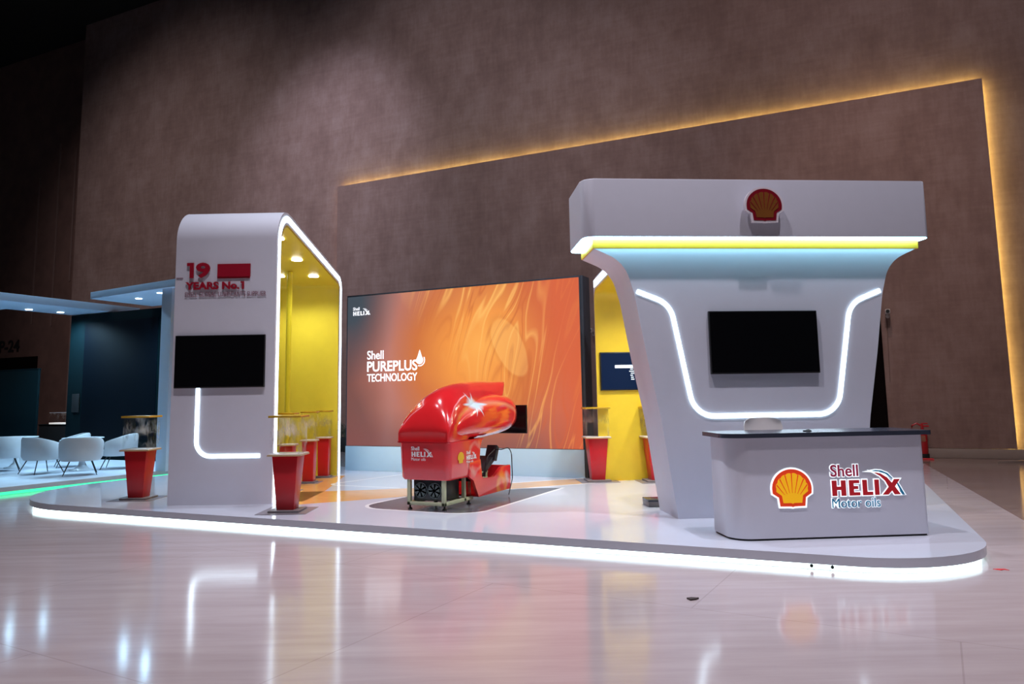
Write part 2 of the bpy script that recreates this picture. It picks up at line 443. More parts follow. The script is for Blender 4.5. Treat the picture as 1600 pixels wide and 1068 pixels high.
M = {
    'wall': wall_material(), 'floor': floor_material(), 'screen': led_wall_material(),
    'ceiling': mat('black_ceiling', (0.006, 0.006, 0.007), 0.9),
    'darkwall': mat('dark_brown_panel', (0.17, 0.09, 0.072), 0.75, var=0.15, scale=1.5),
    'baseboard': mat('stone_skirting', (0.30, 0.24, 0.21), 0.4),
    'black': mat('matt_black', (0.008, 0.008, 0.009), 0.6),
    'doorblack': mat('dark_door', (0.005, 0.003, 0.003), 0.9, spec=0.05),
    'tv': mat('black_screen_glass', (0.003, 0.003, 0.004), 0.12, spec=0.3),
    'bezel': mat('black_bezel', (0.006, 0.006, 0.007), 0.35),
    'white': mat('white_satin_laminate', (0.68, 0.685, 0.76), 0.45, spec=0.3, var=0.01),
    'deck': mat('white_gloss_deck', (0.60, 0.63, 0.71), 0.09, var=0.015, scale=1.5, spec=0.3),
    'edgegrey': mat('grey_edge_band', (0.40, 0.41, 0.44), 0.4),
    'yellow': mat('yellow_satin', (0.77, 0.65, 0.05), 0.38, var=0.02),
    'headerband': mat('golden_band', (0.95, 0.52, 0.04), 0.4, var=0.02),
    'golden': mat('golden_satin', (0.82, 0.59, 0.03), 0.38, var=0.02),
    'yellowband': mat('yellow_band', (0.78, 0.70, 0.03), 0.4, var=0.02),
    'led': emit('white_led', (0.70, 0.88, 1.0), 5.0),
    'ledcool': emit('cool_white_led', (0.74, 0.97, 0.95), 4.2),
    'ledheader': emit('blue_white_led', (0.36, 0.78, 1.0), 10.0),
    'ledgreen': emit('green_led', (0.06, 0.95, 0.42), 1.25),
    'ledamber': emit('amber_led', (1.0, 0.84, 0.22), 34.0),
    'lamp': emit('downlight_lens', (1.0, 0.97, 0.92), 14.0),
    'lampcool': emit('cool_downlight_lens', (0.75, 0.9, 1.0), 9.0),
    'red': mat('red_satin', (0.55, 0.008, 0.016), 0.32, var=0.03),
    'redtext': mat('red_letter', (0.36, 0.004, 0.022), 0.4),
    'plumtext': mat('plum_letter', (0.30, 0.17, 0.21), 0.5),
    'gold': mat('gold_acrylic', (0.62, 0.38, 0.03), 0.25, metal=0.3),
    'goldtray': mat('pale_gold_edge', (0.55, 0.40, 0.22), 0.35),
    'tray': mat('white_tray', (0.80, 0.78, 0.78), 0.3),
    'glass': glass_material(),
    'grey': mat('mid_grey_plate', (0.20, 0.18, 0.19), 0.4),
    'matgrey': mat('grey_mat', (0.22, 0.20, 0.22), 0.25),
    'slate': mat('dark_slate_top', (0.035, 0.042, 0.062), 0.22),
    'shellred': shell_paint(), 'tubred': tub_paint(),
    'frame': mat('cream_green_tube', (0.52, 0.55, 0.36), 0.4),
    'pc': mat('black_case', (0.014, 0.020, 0.024), 0.35),
    'fan': mat('dark_fan', (0.12, 0.16, 0.16), 0.4),
    'seat': mat('black_vinyl', (0.015, 0.022, 0.03), 0.45),
    'asphalt': mat('asphalt_print', (0.085, 0.08, 0.095), 0.22, var=0.5, scale=5),
    'road': mat('orange_road_print', (0.80, 0.43, 0.13), 0.12, var=0.06),
    'lineprint': mat('white_line_print', (0.95, 0.95, 0.95), 0.15, var=0.0),
    'emred': emit('emblem_red', (0.62, 0.045, 0.012), 0.55),
    'emyellow': emit('emblem_yellow', (0.80, 0.40, 0.012), 0.55),
    'emblemred': mat('emblem_red_unlit', (0.22, 0.002, 0.012), 0.35),
    'emblemyellow': mat('emblem_yellow_unlit', (0.22, 0.075, 0.012), 0.35),
    'halo': emit('white_halo', (0.86, 0.95, 1.0), 0.95),
    'halodim': mat('white_acrylic', (0.78, 0.72, 0.76), 0.3),
    'signred': emit('sign_red', (0.30, 0.012, 0.018), 0.6),
    'signplum': emit('sign_plum', (0.22, 0.02, 0.05), 0.6),
    'signblue': emit('sign_blue', (0.008, 0.09, 0.17), 0.8),
    'screenwhite': emit('screen_white', (0.93, 0.95, 1.0), 0.95),
    'screenblue': emit('screen_navy', (0.0010, 0.006, 0.024), 1.2),
    'print_white': mat('white_print', (0.85, 0.82, 0.82), 0.3),
    'print_yellow': mat('yellow_print', (0.80, 0.45, 0.03), 0.3),
    'plinth': mat('pale_plinth', (0.56, 0.76, 0.86), 0.3, var=0.01),
    'screenside': mat('dark_grey_cabinet', (0.05, 0.06, 0.075), 0.45),
    'teal': mat('dark_teal_panel', (0.0006, 0.007, 0.009), 0.7, spec=0.1, var=0.06),
    'navy': mat('unlit_led_panel', (0.001, 0.003, 0.006), 0.6, spec=0.08),
    'carpet': mat('pale_deck_carpet', (0.58, 0.61, 0.68), 0.5, var=0.05, scale=3),
    'canopy': mat('white_canopy', (0.62, 0.80, 0.98), 0.45, var=0.01),
    'chair': mat('white_leather', (0.68, 0.67, 0.68), 0.45, var=0.02),
    'leg': mat('black_leg', (0.012, 0.014, 0.018), 0.4),
    'tablewhite': mat('white_table', (0.74, 0.76, 0.80), 0.25, var=0.01),
    'ivory': mat('ivory_shell', (0.66, 0.62, 0.60), 0.4, var=0.01),
    'wood': mat('reddish_wood', (0.32, 0.12, 0.07), 0.5, var=0.2),
    'extred': mat('extinguisher_red', (0.42, 0.012, 0.018), 0.3),
    'leaf': mat('dull_leaf', (0.10, 0.10, 0.07), 0.6, var=0.3),
    'camwhite': mat('camera_housing', (0.55, 0.50, 0.48), 0.4),
    'scrap': mat('red_tape', (0.65, 0.03, 0.04), 0.6),
    'debris': mat('brown_scrap', (0.06, 0.04, 0.04), 0.8),
    'number': mat('dark_numeral', (0.008, 0.005, 0.005), 0.6),
    'beamlight': mat('lit_seam_conduit', (0.215, 0.13, 0.11), 0.7),
}


# ------------------------------------------------------------------ mesh helpers
class MB:
    """collects shapes into ONE mesh"""
    def __init__(self):
        self.bm = bmesh.new()

    def _verts(self, pts, faces):
        vs = [self.bm.verts.new(p) for p in pts]
        out = []
        for f in faces:
            try:
                out.append(self.bm.faces.new([vs[i] for i in f]))
            except ValueError:
                pass
        return vs, out

    def box(self, x0, x1, y0, y1, z0, z1, bev=0.0, seg=2):
        vs, fs = self._verts([(x0, y0, z0), (x1, y0, z0), (x1, y1, z0), (x0, y1, z0), (x0, y0, z1), (x1, y0, z1), (x1, y1, z1), (x0, y1, z1)],
                             [(0, 3, 2, 1), (4, 5, 6, 7), (0, 1, 5, 4), (1, 2, 6, 5), (2, 3, 7, 6), (3, 0, 4, 7)])
        if bev:
            es = list({e for f in fs for e in f.edges})
            bmesh.ops.bevel(self.bm, geom=es, offset=bev, segments=seg, affect='EDGES', profile=0.5)
        return self

    def prism(self, poly, a0, a1, axis='z', bev=0.0, seg=2):
        """poly in the plane across axis: z -> (x,y), y -> (x,z), x -> (y,z)"""
        f = {'z': lambda p, a: (p[0], p[1], a), 'y': lambda p, a: (p[0], a, p[1]), 'x': lambda p, a: (a, p[0], p[1])}[axis]
        n = len(poly)
        pts = [f(p, a0) for p in poly] + [f(p, a1) for p in poly]
        faces = [tuple(range(n)), tuple(range(2 * n - 1, n - 1, -1))] + [(i, (i + 1) % n, n + (i + 1) % n, n + i) for i in range(n)]
        vs, fs = self._verts(pts, faces)
        if bev:
            es = list({e for q in fs[:2] for e in q.edges})
            bmesh.ops.bevel(self.bm, geom=es, offset=bev, segments=seg, affect='EDGES', profile=0.5)
        return self

    def frustum(self, w0, w1, z0, z1, bev=0.0):
        a, b = w0 / 2, w1 / 2
        vs, fs = self._verts([(-a, -a, z0), (a, -a, z0), (a, a, z0), (-a, a, z0), (-b, -b, z1), (b, -b, z1), (b, b, z1), (-b, b, z1)],
                             [(0, 3, 2, 1), (4, 5, 6, 7), (0, 1, 5, 4), (1, 2, 6, 5), (2, 3, 7, 6), (3, 0, 4, 7)])
        if bev:
            bmesh.ops.bevel(self.bm, geom=list({e for f in fs for e in f.edges}), offset=bev, segments=2, affect='EDGES', profile=0.5)
        return self

    def lathe(self, prof, c=(0, 0, 0), n=24, axis='z'):
        pts, faces = [], []
        for r, z in prof:
            for i in range(n):
                a = 2 * math.pi * i / n
                p = (r * math.cos(a), r * math.sin(a), z)
                if axis == 'y': p = (p[0], p[2], p[1])
                if axis == 'x': p = (p[2], p[0], p[1])
                pts.append((p[0] + c[0], p[1] + c[1], p[2] + c[2]))
        for k in range(len(prof) - 1):
            for i in range(n):
                j = (i + 1) % n
                faces.append((k * n + i, k * n + j, (k + 1) * n + j, (k + 1) * n + i))
        faces.append(tuple(range(n - 1, -1, -1)))
        faces.append(tuple(range((len(prof) - 1) * n, len(prof) * n)))
        self._verts(pts, faces)
        return self

    def tube(self, path, r, n=8, r1=None):
        path = [Vector(p) for p in path]
        pts, faces = [], []
        up = Vector((0, 0, 1))
        for k, p in enumerate(path):
            d = (path[min(k + 1, len(path) - 1)] - path[max(k - 1, 0)]).normalized()
            ref = up if abs(d.dot(up)) < 0.95 else Vector((1, 0, 0))
            s = d.cross(ref).normalized()
            t = s.cross(d).normalized()
            rr = r if r1 is None else r + (r1 - r) * k / (len(path) - 1)
            for i in range(n):
                a = 2 * math.pi * i / n
                pts.append(p + s * (rr * math.cos(a)) + t * (rr * math.sin(a)))
        for k in range(len(path) - 1):
            for i in range(n):
                j = (i + 1) % n
                faces.append((k * n + i, k * n + j, (k + 1) * n + j, (k + 1) * n + i))
        faces.append(tuple(range(n - 1, -1, -1)))
        faces.append(tuple(range((len(path) - 1) * n, len(path) * n)))
        self._verts(pts, faces)
        return self

    def loft(self, rings, cap=True):
        n = len(rings[0])
        pts = [p for r in rings for p in r]
        faces = []
        for k in range(len(rings) - 1):
            for i in range(n):
                j = (i + 1) % n
                faces.append((k * n + i, k * n + j, (k + 1) * n + j, (k + 1) * n + i))
        if cap:
            faces.append(tuple(range(n - 1, -1, -1)))
            faces.append(tuple(range((len(rings) - 1) * n, len(rings) * n)))
        self._verts(pts, faces)
        return self

    def build(self, name, m, parent=None, smooth=35, loc=None, subsurf=0):
        me = bpy.data.meshes.new(name)
        bmesh.ops.recalc_face_normals(self.bm, faces=self.bm.faces)
        self.bm.to_mesh(me)
        self.bm.free()
        if smooth:
            for p in me.polygons:
                p.use_smooth = True
            me.set_sharp_from_angle(angle=R(smooth))
        return link(name, me, m, parent, loc, subsurf)


def link(name, me, m, parent=None, loc=None, subsurf=0):
    o = bpy.data.objects.new(name, me)
    COL.objects.link(o)
    if m is not None:
        me.materials.clear()
        me.materials.append(m if not isinstance(m, str) else M[m])
    if parent is not None:
        o.parent = parent
    if loc is not None:
        o.location = loc
    if subsurf:
        s = o.modifiers.new('smooth', 'SUBSURF'); s.levels = subsurf; s.render_levels = subsurf
    return o


def tag(o, label=None, cat=None, group=None, kind=None):
    if label: o['label'] = label
    if cat: o['category'] = cat
    if group: o['group'] = group
    if kind: o['kind'] = kind
    return o


def thing(name, label, cat, loc=(0, 0, 0), rz=0.0, group=None):
    o = bpy.data.objects.new(name, None)
    o.empty_display_size = 0.1
    COL.objects.link(o)
    o.location = loc
    o.rotation_euler = (0, 0, R(rz))
    return tag(o, label, cat, group)


def copy_thing(o, loc, rz, label, group=None):
    def rec(q, par):
        c = q.copy(); COL.objects.link(c); c.parent = par
        for ch in kids[q]: rec(ch, c)
        return c
    kids = {}
    def scan(q):
        kids[q] = [c for c in COL.objects if c.parent == q]
        for c in kids[q]: scan(c)
    scan(o)
    r = rec(o, None)
    r.location = loc
    r.rotation_euler = (0, 0, R(rz))
    r['label'] = label
    if group: r['group'] = group
    return r


def fillet(pts, closed=True, n=8):
    """pts: (x, y, radius) -> list of (x, y)"""
    out = []
    N = len(pts)
    for i, (x, y, r) in enumerate(pts):
        p = Vector((x, y))
        if r <= 0 or (not closed and i in (0, N - 1)):
            out.append((x, y)); continue
        a = (Vector(pts[i - 1][:2]) - p); b = (Vector(pts[(i + 1) % N][:2]) - p)
        la, lb = a.length, b.length
        a.normalize(); b.normalize()
        th = math.acos(max(-1, min(1, a.dot(b))))
        if th > math.pi - 0.01:
            out.append((x, y)); continue
        t = min(r / math.tan(th / 2), 0.49 * la if pts[i - 1][2] > 0 else 0.98 * la, 0.49 * lb if pts[(i + 1) % N][2] > 0 else 0.98 * lb)
        rr = t * math.tan(th / 2)
        c = p + (a + b).normalized() * (rr / math.sin(th / 2))
        s0 = p + a * t - c; s1 = p + b * t - c
        a0 = math.atan2(s0.y, s0.x); a1 = math.atan2(s1.y, s1.x)
        d = (a1 - a0 + math.pi) % (2 * math.pi) - math.pi
        for k in range(n + 1):
            q = a0 + d * k / n
            out.append((c.x + rr * math.cos(q), c.y + rr * math.sin(q)))
    return out


def offset_path(path, w):
    """open 2-D polyline shifted sideways by w (left positive)"""
    out = []
    for i, p in enumerate(path):
        a = Vector(path[max(i - 1, 0)]); b = Vector(path[min(i + 1, len(path) - 1)])
        d = (b - a)
        if d.length < 1e-9: d = Vector((1, 0))
        d.normalize()
        nn = Vector((-d.y, d.x))
        # mitre
        k = 1.0
        if 0 < i < len(path) - 1:
            d1 = (Vector(p) - a)
            if d1.length > 1e-9:
                d1.normalize()
                cs = max(0.4, d1.dot(d))
                k = 1 / cs
        out.append((p[0] + nn.x * w * k, p[1] + nn.y * w * k))
    return out


def ribbon(path, w):
    return offset_path(path, w / 2) + offset_path(path, -w / 2)[::-1]


# ---- lettering: a 2-D fill curve turned into a mesh, lying in the plane x-z and facing -y
def curve_mesh(cu, name):
    o = bpy.data.objects.new(name, cu)
    COL.objects.link(o)
    bpy.context.view_layer.update()
    dg = bpy.context.evaluated_depsgraph_get()
    me = bpy.data.meshes.new_from_object(o.evaluated_get(dg))
    bpy.data.objects.remove(o)
    bpy.data.curves.remove(cu)
    return me


def text(s, x0, z0, w, h, y, m, parent, name='lettering', bold=0.02, grow=0.0, ext=0.004, shear=0.0):
    cu = bpy.data.curves.new(name, 'FONT')
    cu.body = s
    cu.size = 1.0
    cu.offset = bold
    cu.extrude = 0.01
    cu.resolution_u = 4
    cu.shear = shear
    me = curve_mesh(cu, name)
    xs = [v.co.x for v in me.vertices]; ys = [v.co.y for v in me.vertices]
    ax, bx, ay, by = min(xs), max(xs), min(ys), max(ys)
    for v in me.vertices:
        c = v.co
        v.co = (x0 - grow + (c.x - ax) / (bx - ax) * (w + 2 * grow), y - (c.z + 0.01) / 0.02 * ext, z0 - grow + (c.y - ay) / (by - ay) * (h + 2 * grow))
    return link(name, me, m, parent)


def shapes(polys, y, ext, m, parent, name, offset=0.0, xf=None):
    """filled 2-D outlines (x, z) with a thickness towards -y"""
    cu = bpy.data.curves.new(name, 'CURVE')
    cu.dimensions = '2D'
    cu.fill_mode = 'BOTH'
    cu.extrude = 0.01
    cu.offset = offset
    for p in polys:
        q = [xf(a) for a in p] if xf else p
        s = sum(q[i][0] * q[(i + 1) % len(q)][1] - q[(i + 1) % len(q)][0] * q[i][1] for i in range(len(q)))
        if s > 0: q = q[::-1]
        sp = cu.splines.new('POLY')
        sp.points.add(len(q) - 1)
        for k, (a, b) in enumerate(q): sp.points[k].co = (a, b, 0, 1)
        sp.use_cyclic_u = True
    me = curve_mesh(cu, name)
    for v in me.vertices:
        c = v.co.copy()
        v.co = (c.x, y - (c.z + 0.01) / 0.02 * ext, c.y)
    return link(name, me, m, parent)


HELIX = [
    [(0, 0), (0, 1), (.07, 1), (.07, .6), (.13, .6), (.13, 1), (.2, 1), (.2, 0), (.13, 0), (.13, .38), (.07, .38), (.07, 0)],
    [(.245, 0), (.245, 1), (.395, 1), (.395, .79), (.312, .79), (.312, .61), (.375, .61), (.375, .41), (.312, .41), (.312, .21), (.4, .21), (.4, 0)],
    [(.438, 0), (.438, 1), (.505, 1), (.505, .22), (.585, .22), (.585, 0)],
    [(.612, 0), (.612, 1), (.678, 1), (.678, 0)],
    [(.72, 0), (.805, 0), (.86, .26), (.895, 0), (.985, 0), (.905, .52), (.985, 1), (.90, 1), (.865, .76), (.80, 1.12), (.71, 1.38), (.60, 1.5), (.70, 1.22), (.77, .9), (.815, .5)],
]
SWOOSH = [
    [(.56, 1.55), (.68, 1.52), (.78, 1.36), (.865, 1.06), (.88, 1.06), (.81, 1.40), (.72, 1.58), (.64, 1.62)],
    [(.935, .70), (.95, .78), (1.04, 0), (1.005, 0)],
]


def helix_logo(x0, z0, w, y, parent, cols, name, motor=True, halo=None, ext=0.004, dy=0.0):
    """w = width of the whole word; z0 = its foot. cols = (small word, big word, foot word, arc)"""
    h = w * 0.20
    k = w / 1.04
    xf = lambda p: (x0 + p[0] * k, z0 + p[1] * h)
    if halo:
        shapes(HELIX + SWOOSH, y, ext * 0.5, halo, parent, 'logo_outline', 0.010 * w / 0.8, xf)
        text('Shell', x0 - .01 * k, z0 + 1.24 * h, .40 * k, .78 * h, y, halo, parent, 'logo_outline', 0.045, 0.008, ext * 0.5)
        if motor:
            text('Motor oils', x0 - .01 * k, z0 - .76 * h, .69 * k, .60 * h, y, halo, parent, 'logo_outline', 0.022, 0.006, ext * 0.5)
    y2 = y - (ext * 0.6 if halo else 0)
    shapes(HELIX, y2, ext * 0.5, cols[1], parent, name, 0.0, xf)
    shapes(SWOOSH, y2, ext * 0.5, cols[3], parent, 'logo_arc', 0.0, xf)
    text('Shell', x0 - .01 * k, z0 + 1.24 * h, .40 * k, .78 * h, y2, cols[0], parent, name, 0.018, 0, ext * 0.5)
    if motor:
        text('Motor oils', x0 - .01 * k, z0 - .76 * h, .69 * k, .60 * h, y2, cols[2], parent, name, 0.0, 0, ext * 0.5)


def scallop(r, grow=0.0):
    out = []
    for i in range(25):
        a = math.pi * i / 24
        out.append(((0.5 + grow) * math.cos(a), (0.472 + grow) * math.sin(a)))
    g = grow
    out += [(-0.49 - g, -0.109 - g * .5), (-0.34 - g, -0.205 - g * .4), (-0.315 - g * .9, -0.414 - g), (-0.05, -0.42 - g), (0, -0.435 - g), (0.05, -0.42 - g), (0.315 + g * .9, -0.414 - g), (0.34 + g, -0.205 - g * .4), (0.49 + g, -0.109 - g * .5)]
    return [(x * r, z * r) for x, z in out]


def emblem(cx, cz, w, y, parent, mats, depth=0.02, name='emblem', rim=0.06):
    """backing plate > red rim, yellow face, red ribs"""
    tr = lambda p: (cx + p[0], cz + p[1])
    back = shapes([scallop(w, rim)], y, depth, mats[0], parent, name, 0, tr)
    y1 = y - depth
    shapes([scallop(w)], y1, 0.003, mats[1], back, 'emblem_rim', 0, tr)
    face = []
    n = 7
    for i in range(57):                         # scalloped upper edge, eight lobes
        a = math.pi * (0.02 + 0.96 * i / 56)
        s = 0.02 * abs(math.sin(8 * math.pi * i / 56))
        face.append(((0.395 + s) * math.cos(a), (0.372 + s) * math.sin(a) - 0.01))
    face += [(-0.40, -0.06), (-0.265, -0.16), (-0.235, -0.335), (-0.04, -0.335), (0, -0.355), (0.04, -0.335), (0.235, -0.335), (0.265, -0.16), (0.40, -0.06)]
    shapes([[(x * w, z * w) for x, z in face]], y1 - 0.003, 0.003, mats[2], back, 'emblem_face', 0, tr)
    ribs = []
    for k in range(-3, 4):
        t = R(90 - k * 24.5)
        tip = Vector((0.40 * math.cos(t), 0.375 * math.sin(t) - 0.01))
        foot = Vector((0.065 * k, -0.10 - 0.004 * k * k))
        d = (tip - foot).normalized(); q = Vector((-d.y, d.x))
        ribs.append([tuple((foot + q * 0.004) * w), tuple((tip + q * 0.013) * w), tuple((tip - q * 0.013) * w), tuple((foot - q * 0.004) * w)])
    shapes(ribs, y1 - 0.006, 0.002, mats[1], back, 'emblem_ribs', 0, tr)
    return back


def superring(cx, y, zb, zt, hw, n=28, e=2.6):
    out = []
    zc, hh = (zb + zt) / 2, (zt - zb) / 2
    for i in range(n):
        a = 2 * math.pi * i / n
        c, s = math.cos(a), math.sin(a)
        out.append((cx + hw * math.copysign(abs(c) ** (2 / e), c), y, zc + hh * math.copysign(abs(s) ** (2 / e), s)))
    return out


def structure(o, label=None):
    o['kind'] = 'structure'
    if label: o['label'] = label
    return o


# ------------------------------------------------------------------ the hall
structure(MB().box(-48, 16, -14, 24, -0.3, 0.0).build('floor', M['floor'], smooth=0), 'polished pinkish marble floor')
structure(MB().box(-48, 16, -14, 26, 19.6, 20.0).build('ceiling', M['ceiling'], smooth=0), 'black hall ceiling')
structure(MB().box(-32.6, 16, 22.0, 22.4, 0.0, 19.6).build('wall_back', M['wall'], smooth=0), 'tall brown plaster wall behind the stand')
# the proud slab with lit edges
PY = 21.72
slab = [(-17.3, 0.24), (3.04, 0.24), (3.04, 9.50), (-17.3, 9.50)]
structure(MB().prism(slab, PY, PY + 0.10, 'y').build('wall_panel', M['wall'], smooth=0), 'proud plaster slab with glowing edges')
ledp = MB()
ledp.box(-17.2, 2.94, PY + 0.14, PY + 0.17, 9.38, 9.44)
tag(ledp.build('cove_light', M['ledamber'], smooth=0), 'amber cove light along the top edge of the wall slab', 'cove light')
tag(MB().box(2.92, 2.98, PY + 0.14, PY + 0.17, 0.3, 9.42).build('cove_light', M['ledamber'], smooth=0), 'amber cove light down the right edge of the wall slab', 'cove light')
amb2 = emit('dim_amber_led', (1.0, 0.55, 0.26), 5.0)
tag(MB().box(-17.24, -17.18, PY + 0.14, PY + 0.17, 0.3, 9.42).build('cove_light', amb2, smooth=0), 'faint amber cove light down the left edge of the wall slab', 'cove light')
structure(MB().box(-32.6, 16, 21.66, 22.0, 0.0, 0.23, 0.01).build('baseboard_back', M['baseboard']), 'stone baseboard under the plaster wall')
# darker recessed wall on the far left with light on its seams painted as paler strips, and its dark door
structure(MB().box(-48, -32.6, 22.9, 23.3, 0, 19.6).build('wall_left', M['darkwall'], smooth=0), 'dark brown recessed wall at far left')
for k, (sx, za, zb) in enumerate(((-36.9, 5.6, 13.0), (-35.4, 5.4, 14.5), (-34.2, 7.5, 14.0))):
    structure(MB().box(sx, sx + 0.12, 22.87, 22.9, za, zb).build('trim_%d' % (k + 1), M['beamlight'], smooth=0))
structure(MB().box(-42, -36.2, 22.84, 22.9, 0, 4.0).build('door_2', M['doorblack'], smooth=0), 'dark doorway in the recessed wall')
hn = text('P-24', -39.3, 4.28, 1.62, 0.6, 22.89, 'number', None, 'hall_number', 0.02, 0, 0.02)
tag(hn, 'dark hall number on the recessed wall above the doorway', 'sign')
structure(MB().box(-1.2, 0.33, PY - 0.04, PY, 0.0, 3.9).build('door_1', M['doorblack'], smooth=0), 'dark door in the plaster slab beside the white kiosk')


def security_camera(loc, rz, label):
    t = thing('security_camera', label, 'camera', loc, rz, None)
    MB().lathe([(0.05, 0.0), (0.05, 0.02), (0.02, 0.03)], (0, -0.0, 0), 14, 'y').build('mounting_plate', M['camwhite'], t).scale = (1, -1, 1)
    MB().tube([(0, -0.02, 0), (0, -0.12, -0.02), (0, -0.16, 0.04)], 0.018).build('bracket', M['camwhite'], t)
    b = MB(); b.box(-0.06, 0.06, -0.36, -0.08, 0.04, 0.16, 0.02)
    b.build('housing', M['camwhite'], t)
    MB().lathe([(0.045, 0), (0.045, 0.02)], (0, -0.38, 0.10), 14, 'y').build('lens', M['black'], t)
    return t


security_camera((0.50, PY, 3.58), 0, 'small pale security camera on the wall right of the white kiosk')
security_camera((-7.50, PY, 3.52), 0, 'small security camera on the wall between the big screen and the yellow arch')
tag(MB().tube([(0.47, PY - 0.012, 3.56), (0.44, PY - 0.012, 1.9)], 0.010).build('cable_conduit', M['beamlight']), 'thin conduit running down the wall below the right security camera', 'pipe')

# fire extinguisher
fe = thing('fire_extinguisher', 'red fire extinguisher against the wall right of the counter', 'fire extinguisher', (1.06, 21.42, 0.0))
MB().lathe([(0.02, 0.10), (0.085, 0.10), (0.10, 0.13), (0.10, 0.58), (0.085, 0.66), (0.035, 0.71), (0.035, 0.76)], n=20).build('cylinder_body', M['extred'], fe)
MB().lathe([(0.105, 0.0), (0.115, 0.02), (0.115, 0.12), (0.105, 0.12)], n=20).build('foot_ring', M['black'], fe)
MB().box(-0.02, 0.15, -0.02, 0.02, 0.77, 0.81, 0.008).box(-0.02, 0.13, -0.02, 0.02, 0.84, 0.87, 0.008).box(-0.03, 0.03, -0.03, 0.03, 0.74, 0.85, 0.008).build('handle', M['extred'], fe)
MB().tube([(-0.02, 0, 0.80), (-0.12, -0.02, 0.86), (-0.22, -0.02, 0.80), (-0.25, -0.02, 0.62), (-0.22, -0.02, 0.40), (-0.14, -0.03, 0.30)], 0.022).build('hose', M['extred'], fe)
MB().box(-0.05, 0.05, -0.103, -0.098, 0.42, 0.56).build('instruction_sticker', M['wood'], fe)
tag(MB().box(1.0, 1.24, 21.0, 21.2, 0.0, 0.03, 0.01).build('hazard_tape', M['scrap']), 'red tape strip lying on the floor by the fire extinguisher', 'tape')
tag(MB().prism([(2.45, 20.4), (3.0, 20.7), (3.1, 20.9), (2.5, 20.6)], 0.0, 0.05, 'z').build('crumpled_sheet', M['baseboard']), 'pale crumpled sheet on the floor by the baseboard', 'litter')
tag(MB().prism([(0.90, 8.45), (0.96, 8.42), (0.99, 8.46), (1.03, 8.45), (1.0, 8.50), (0.94, 8.48)], 0.0, 0.004, 'z').build('red_scrap', M['scrap'], smooth=0), 'small red scrap of tape on the floor beside the stand corner', 'litter')
tag(MB().prism([(-1.47, 6.36), (-1.43, 6.32), (-1.39, 6.36), (-1.38, 6.40), (-1.44, 6.39)], 0.0, 0.012, 'z').build('brown_scrap', M['debris'], smooth=0), 'brown crumb on the marble floor in front of the stand', 'litter')

# plant between arch and screen
pl = thing('potted_plant', 'leafy plant in a black box by the wall, between the left arch and the screen', 'plant', (-15.35, 20.0, 0.0))
MB().box(-0.5, 0.5, -0.2, 0.2, 0.0, 0.46, 0.02).build('planter_box', M['black'], pl)
lf = MB()
for k in range(26):
    a = random.uniform(0, 6.28); x = random.uniform(-0.45, 0.45); L = random.uniform(0.25, 0.55)
    pth = [(x, 0, 0.44), (x + 0.12 * math.cos(a), 0.10 * math.sin(a), 0.44 + L * .7), (x + 0.3 * math.cos(a), 0.24 * math.sin(a), 0.44 + L)]
    lf.tube(pth, 0.022, 5, 0.004)
lf.build('foliage', M['leaf'], pl)

# ------------------------------------------------------------------ the stand's platform
ST = 0.15
outline = fillet([(-13.55, 7.45, 2.3), (0.98, 7.83, 1.25), (0.62, 15.7, 0.3), (-5.2, 15.7, 0), (-5.6, 14.05, 0), (-13.45, 14.05, 0.2)], True, 14)
pf = thing('exhibition_platform', 'low white glossy platform with a glowing foot carrying the stand', 'platform', (0, 0, 0))
MB().prism(outline, 0.062, ST, 'z', 0.006, 2).build('deck', M['deck'], pf, 30)


def shrink(poly, d):
    n = len(poly); out = []
    for i in range(n):
        a, p, b = Vector(poly[i - 1]), Vector(poly[i]), Vector(poly[(i + 1) % n])
        e = (b - a).normalized()
        out.append((p.x - e.y * d, p.y + e.x * d))
    return out


MB().prism(shrink(outline, 0.07), 0.0, 0.062, 'z').build('foot', M['edgegrey'], pf, 0)
inner = shrink(outline, 0.068); outer = shrink(outline, 0.055)
strip = MB()
N_ = len(outline)
k0_ = [i for i in range(N_) if outline[i][1] < 14 or True]
rg = [[(*inner[i], 0.008), (*outer[i], 0.008), (*outer[i], 0.052), (*inner[i], 0.052)] for i in range(N_)]
rg.append(rg[0])
strip.loft(rg, cap=False)
tag(strip.build('light_strip', M['ledcool'], pf, 0), 'glowing white light strip under the platform edge')
for (sx, sy) in ((-0.62, 7.86), (-0.44, 7.865), (-8.25, 7.715), (-8.05, 7.718), (-11.0, 7.64)):
    MB().lathe([(0.016, 0), (0.016, 0.02)], (sx, sy - 0.035, 0.035), 12, 'y').build('cable_plug', M['black'], pf)


def decal(poly, z, m, name, parent=pf):
    return MB().prism(poly, z, z + 0.0003, 'z').build(name, M[m], parent, 0)


decal([(-8.02, 8.72), (-7.78, 8.62), (-7.09, 9.48), (-6.59, 10.13), (-5.44, 11.46), (-4.02, 13.27), (-4.86, 13.46), (-5.84, 12.27), (-7.16, 11.04), (-7.86, 10.5), (-8.75, 9.95)], ST, 'road', 'road_graphic')
decal(ribbon([(-5.84, 12.28), (-4.88, 13.44)], 0.07), ST + 0.0003, 'lineprint', 'road_edge_line')
decal(ribbon([(-6.0, 10.82), (-5.44, 11.46), (-4.04, 13.26)], 0.07), ST + 0.0003, 'lineprint', 'road_edge_line')
mato = fillet([(-6.68, 8.80, 0.45), (-4.74, 8.80, 0.45), (-4.72, 11.9, 0.05), (-5.3, 11.6, 0), (-6.3, 10.45, 0), (-6.62, 10.05, 0.1)])
decal(mato, ST + 0.0006, 'asphalt', 'parking_mat_graphic')
mline = fillet([(-6.62, 10.05, 0), (-6.68, 8.80, 0.45), (-4.74, 8.80, 0.45), (-4.72, 11.9, 0)], False)
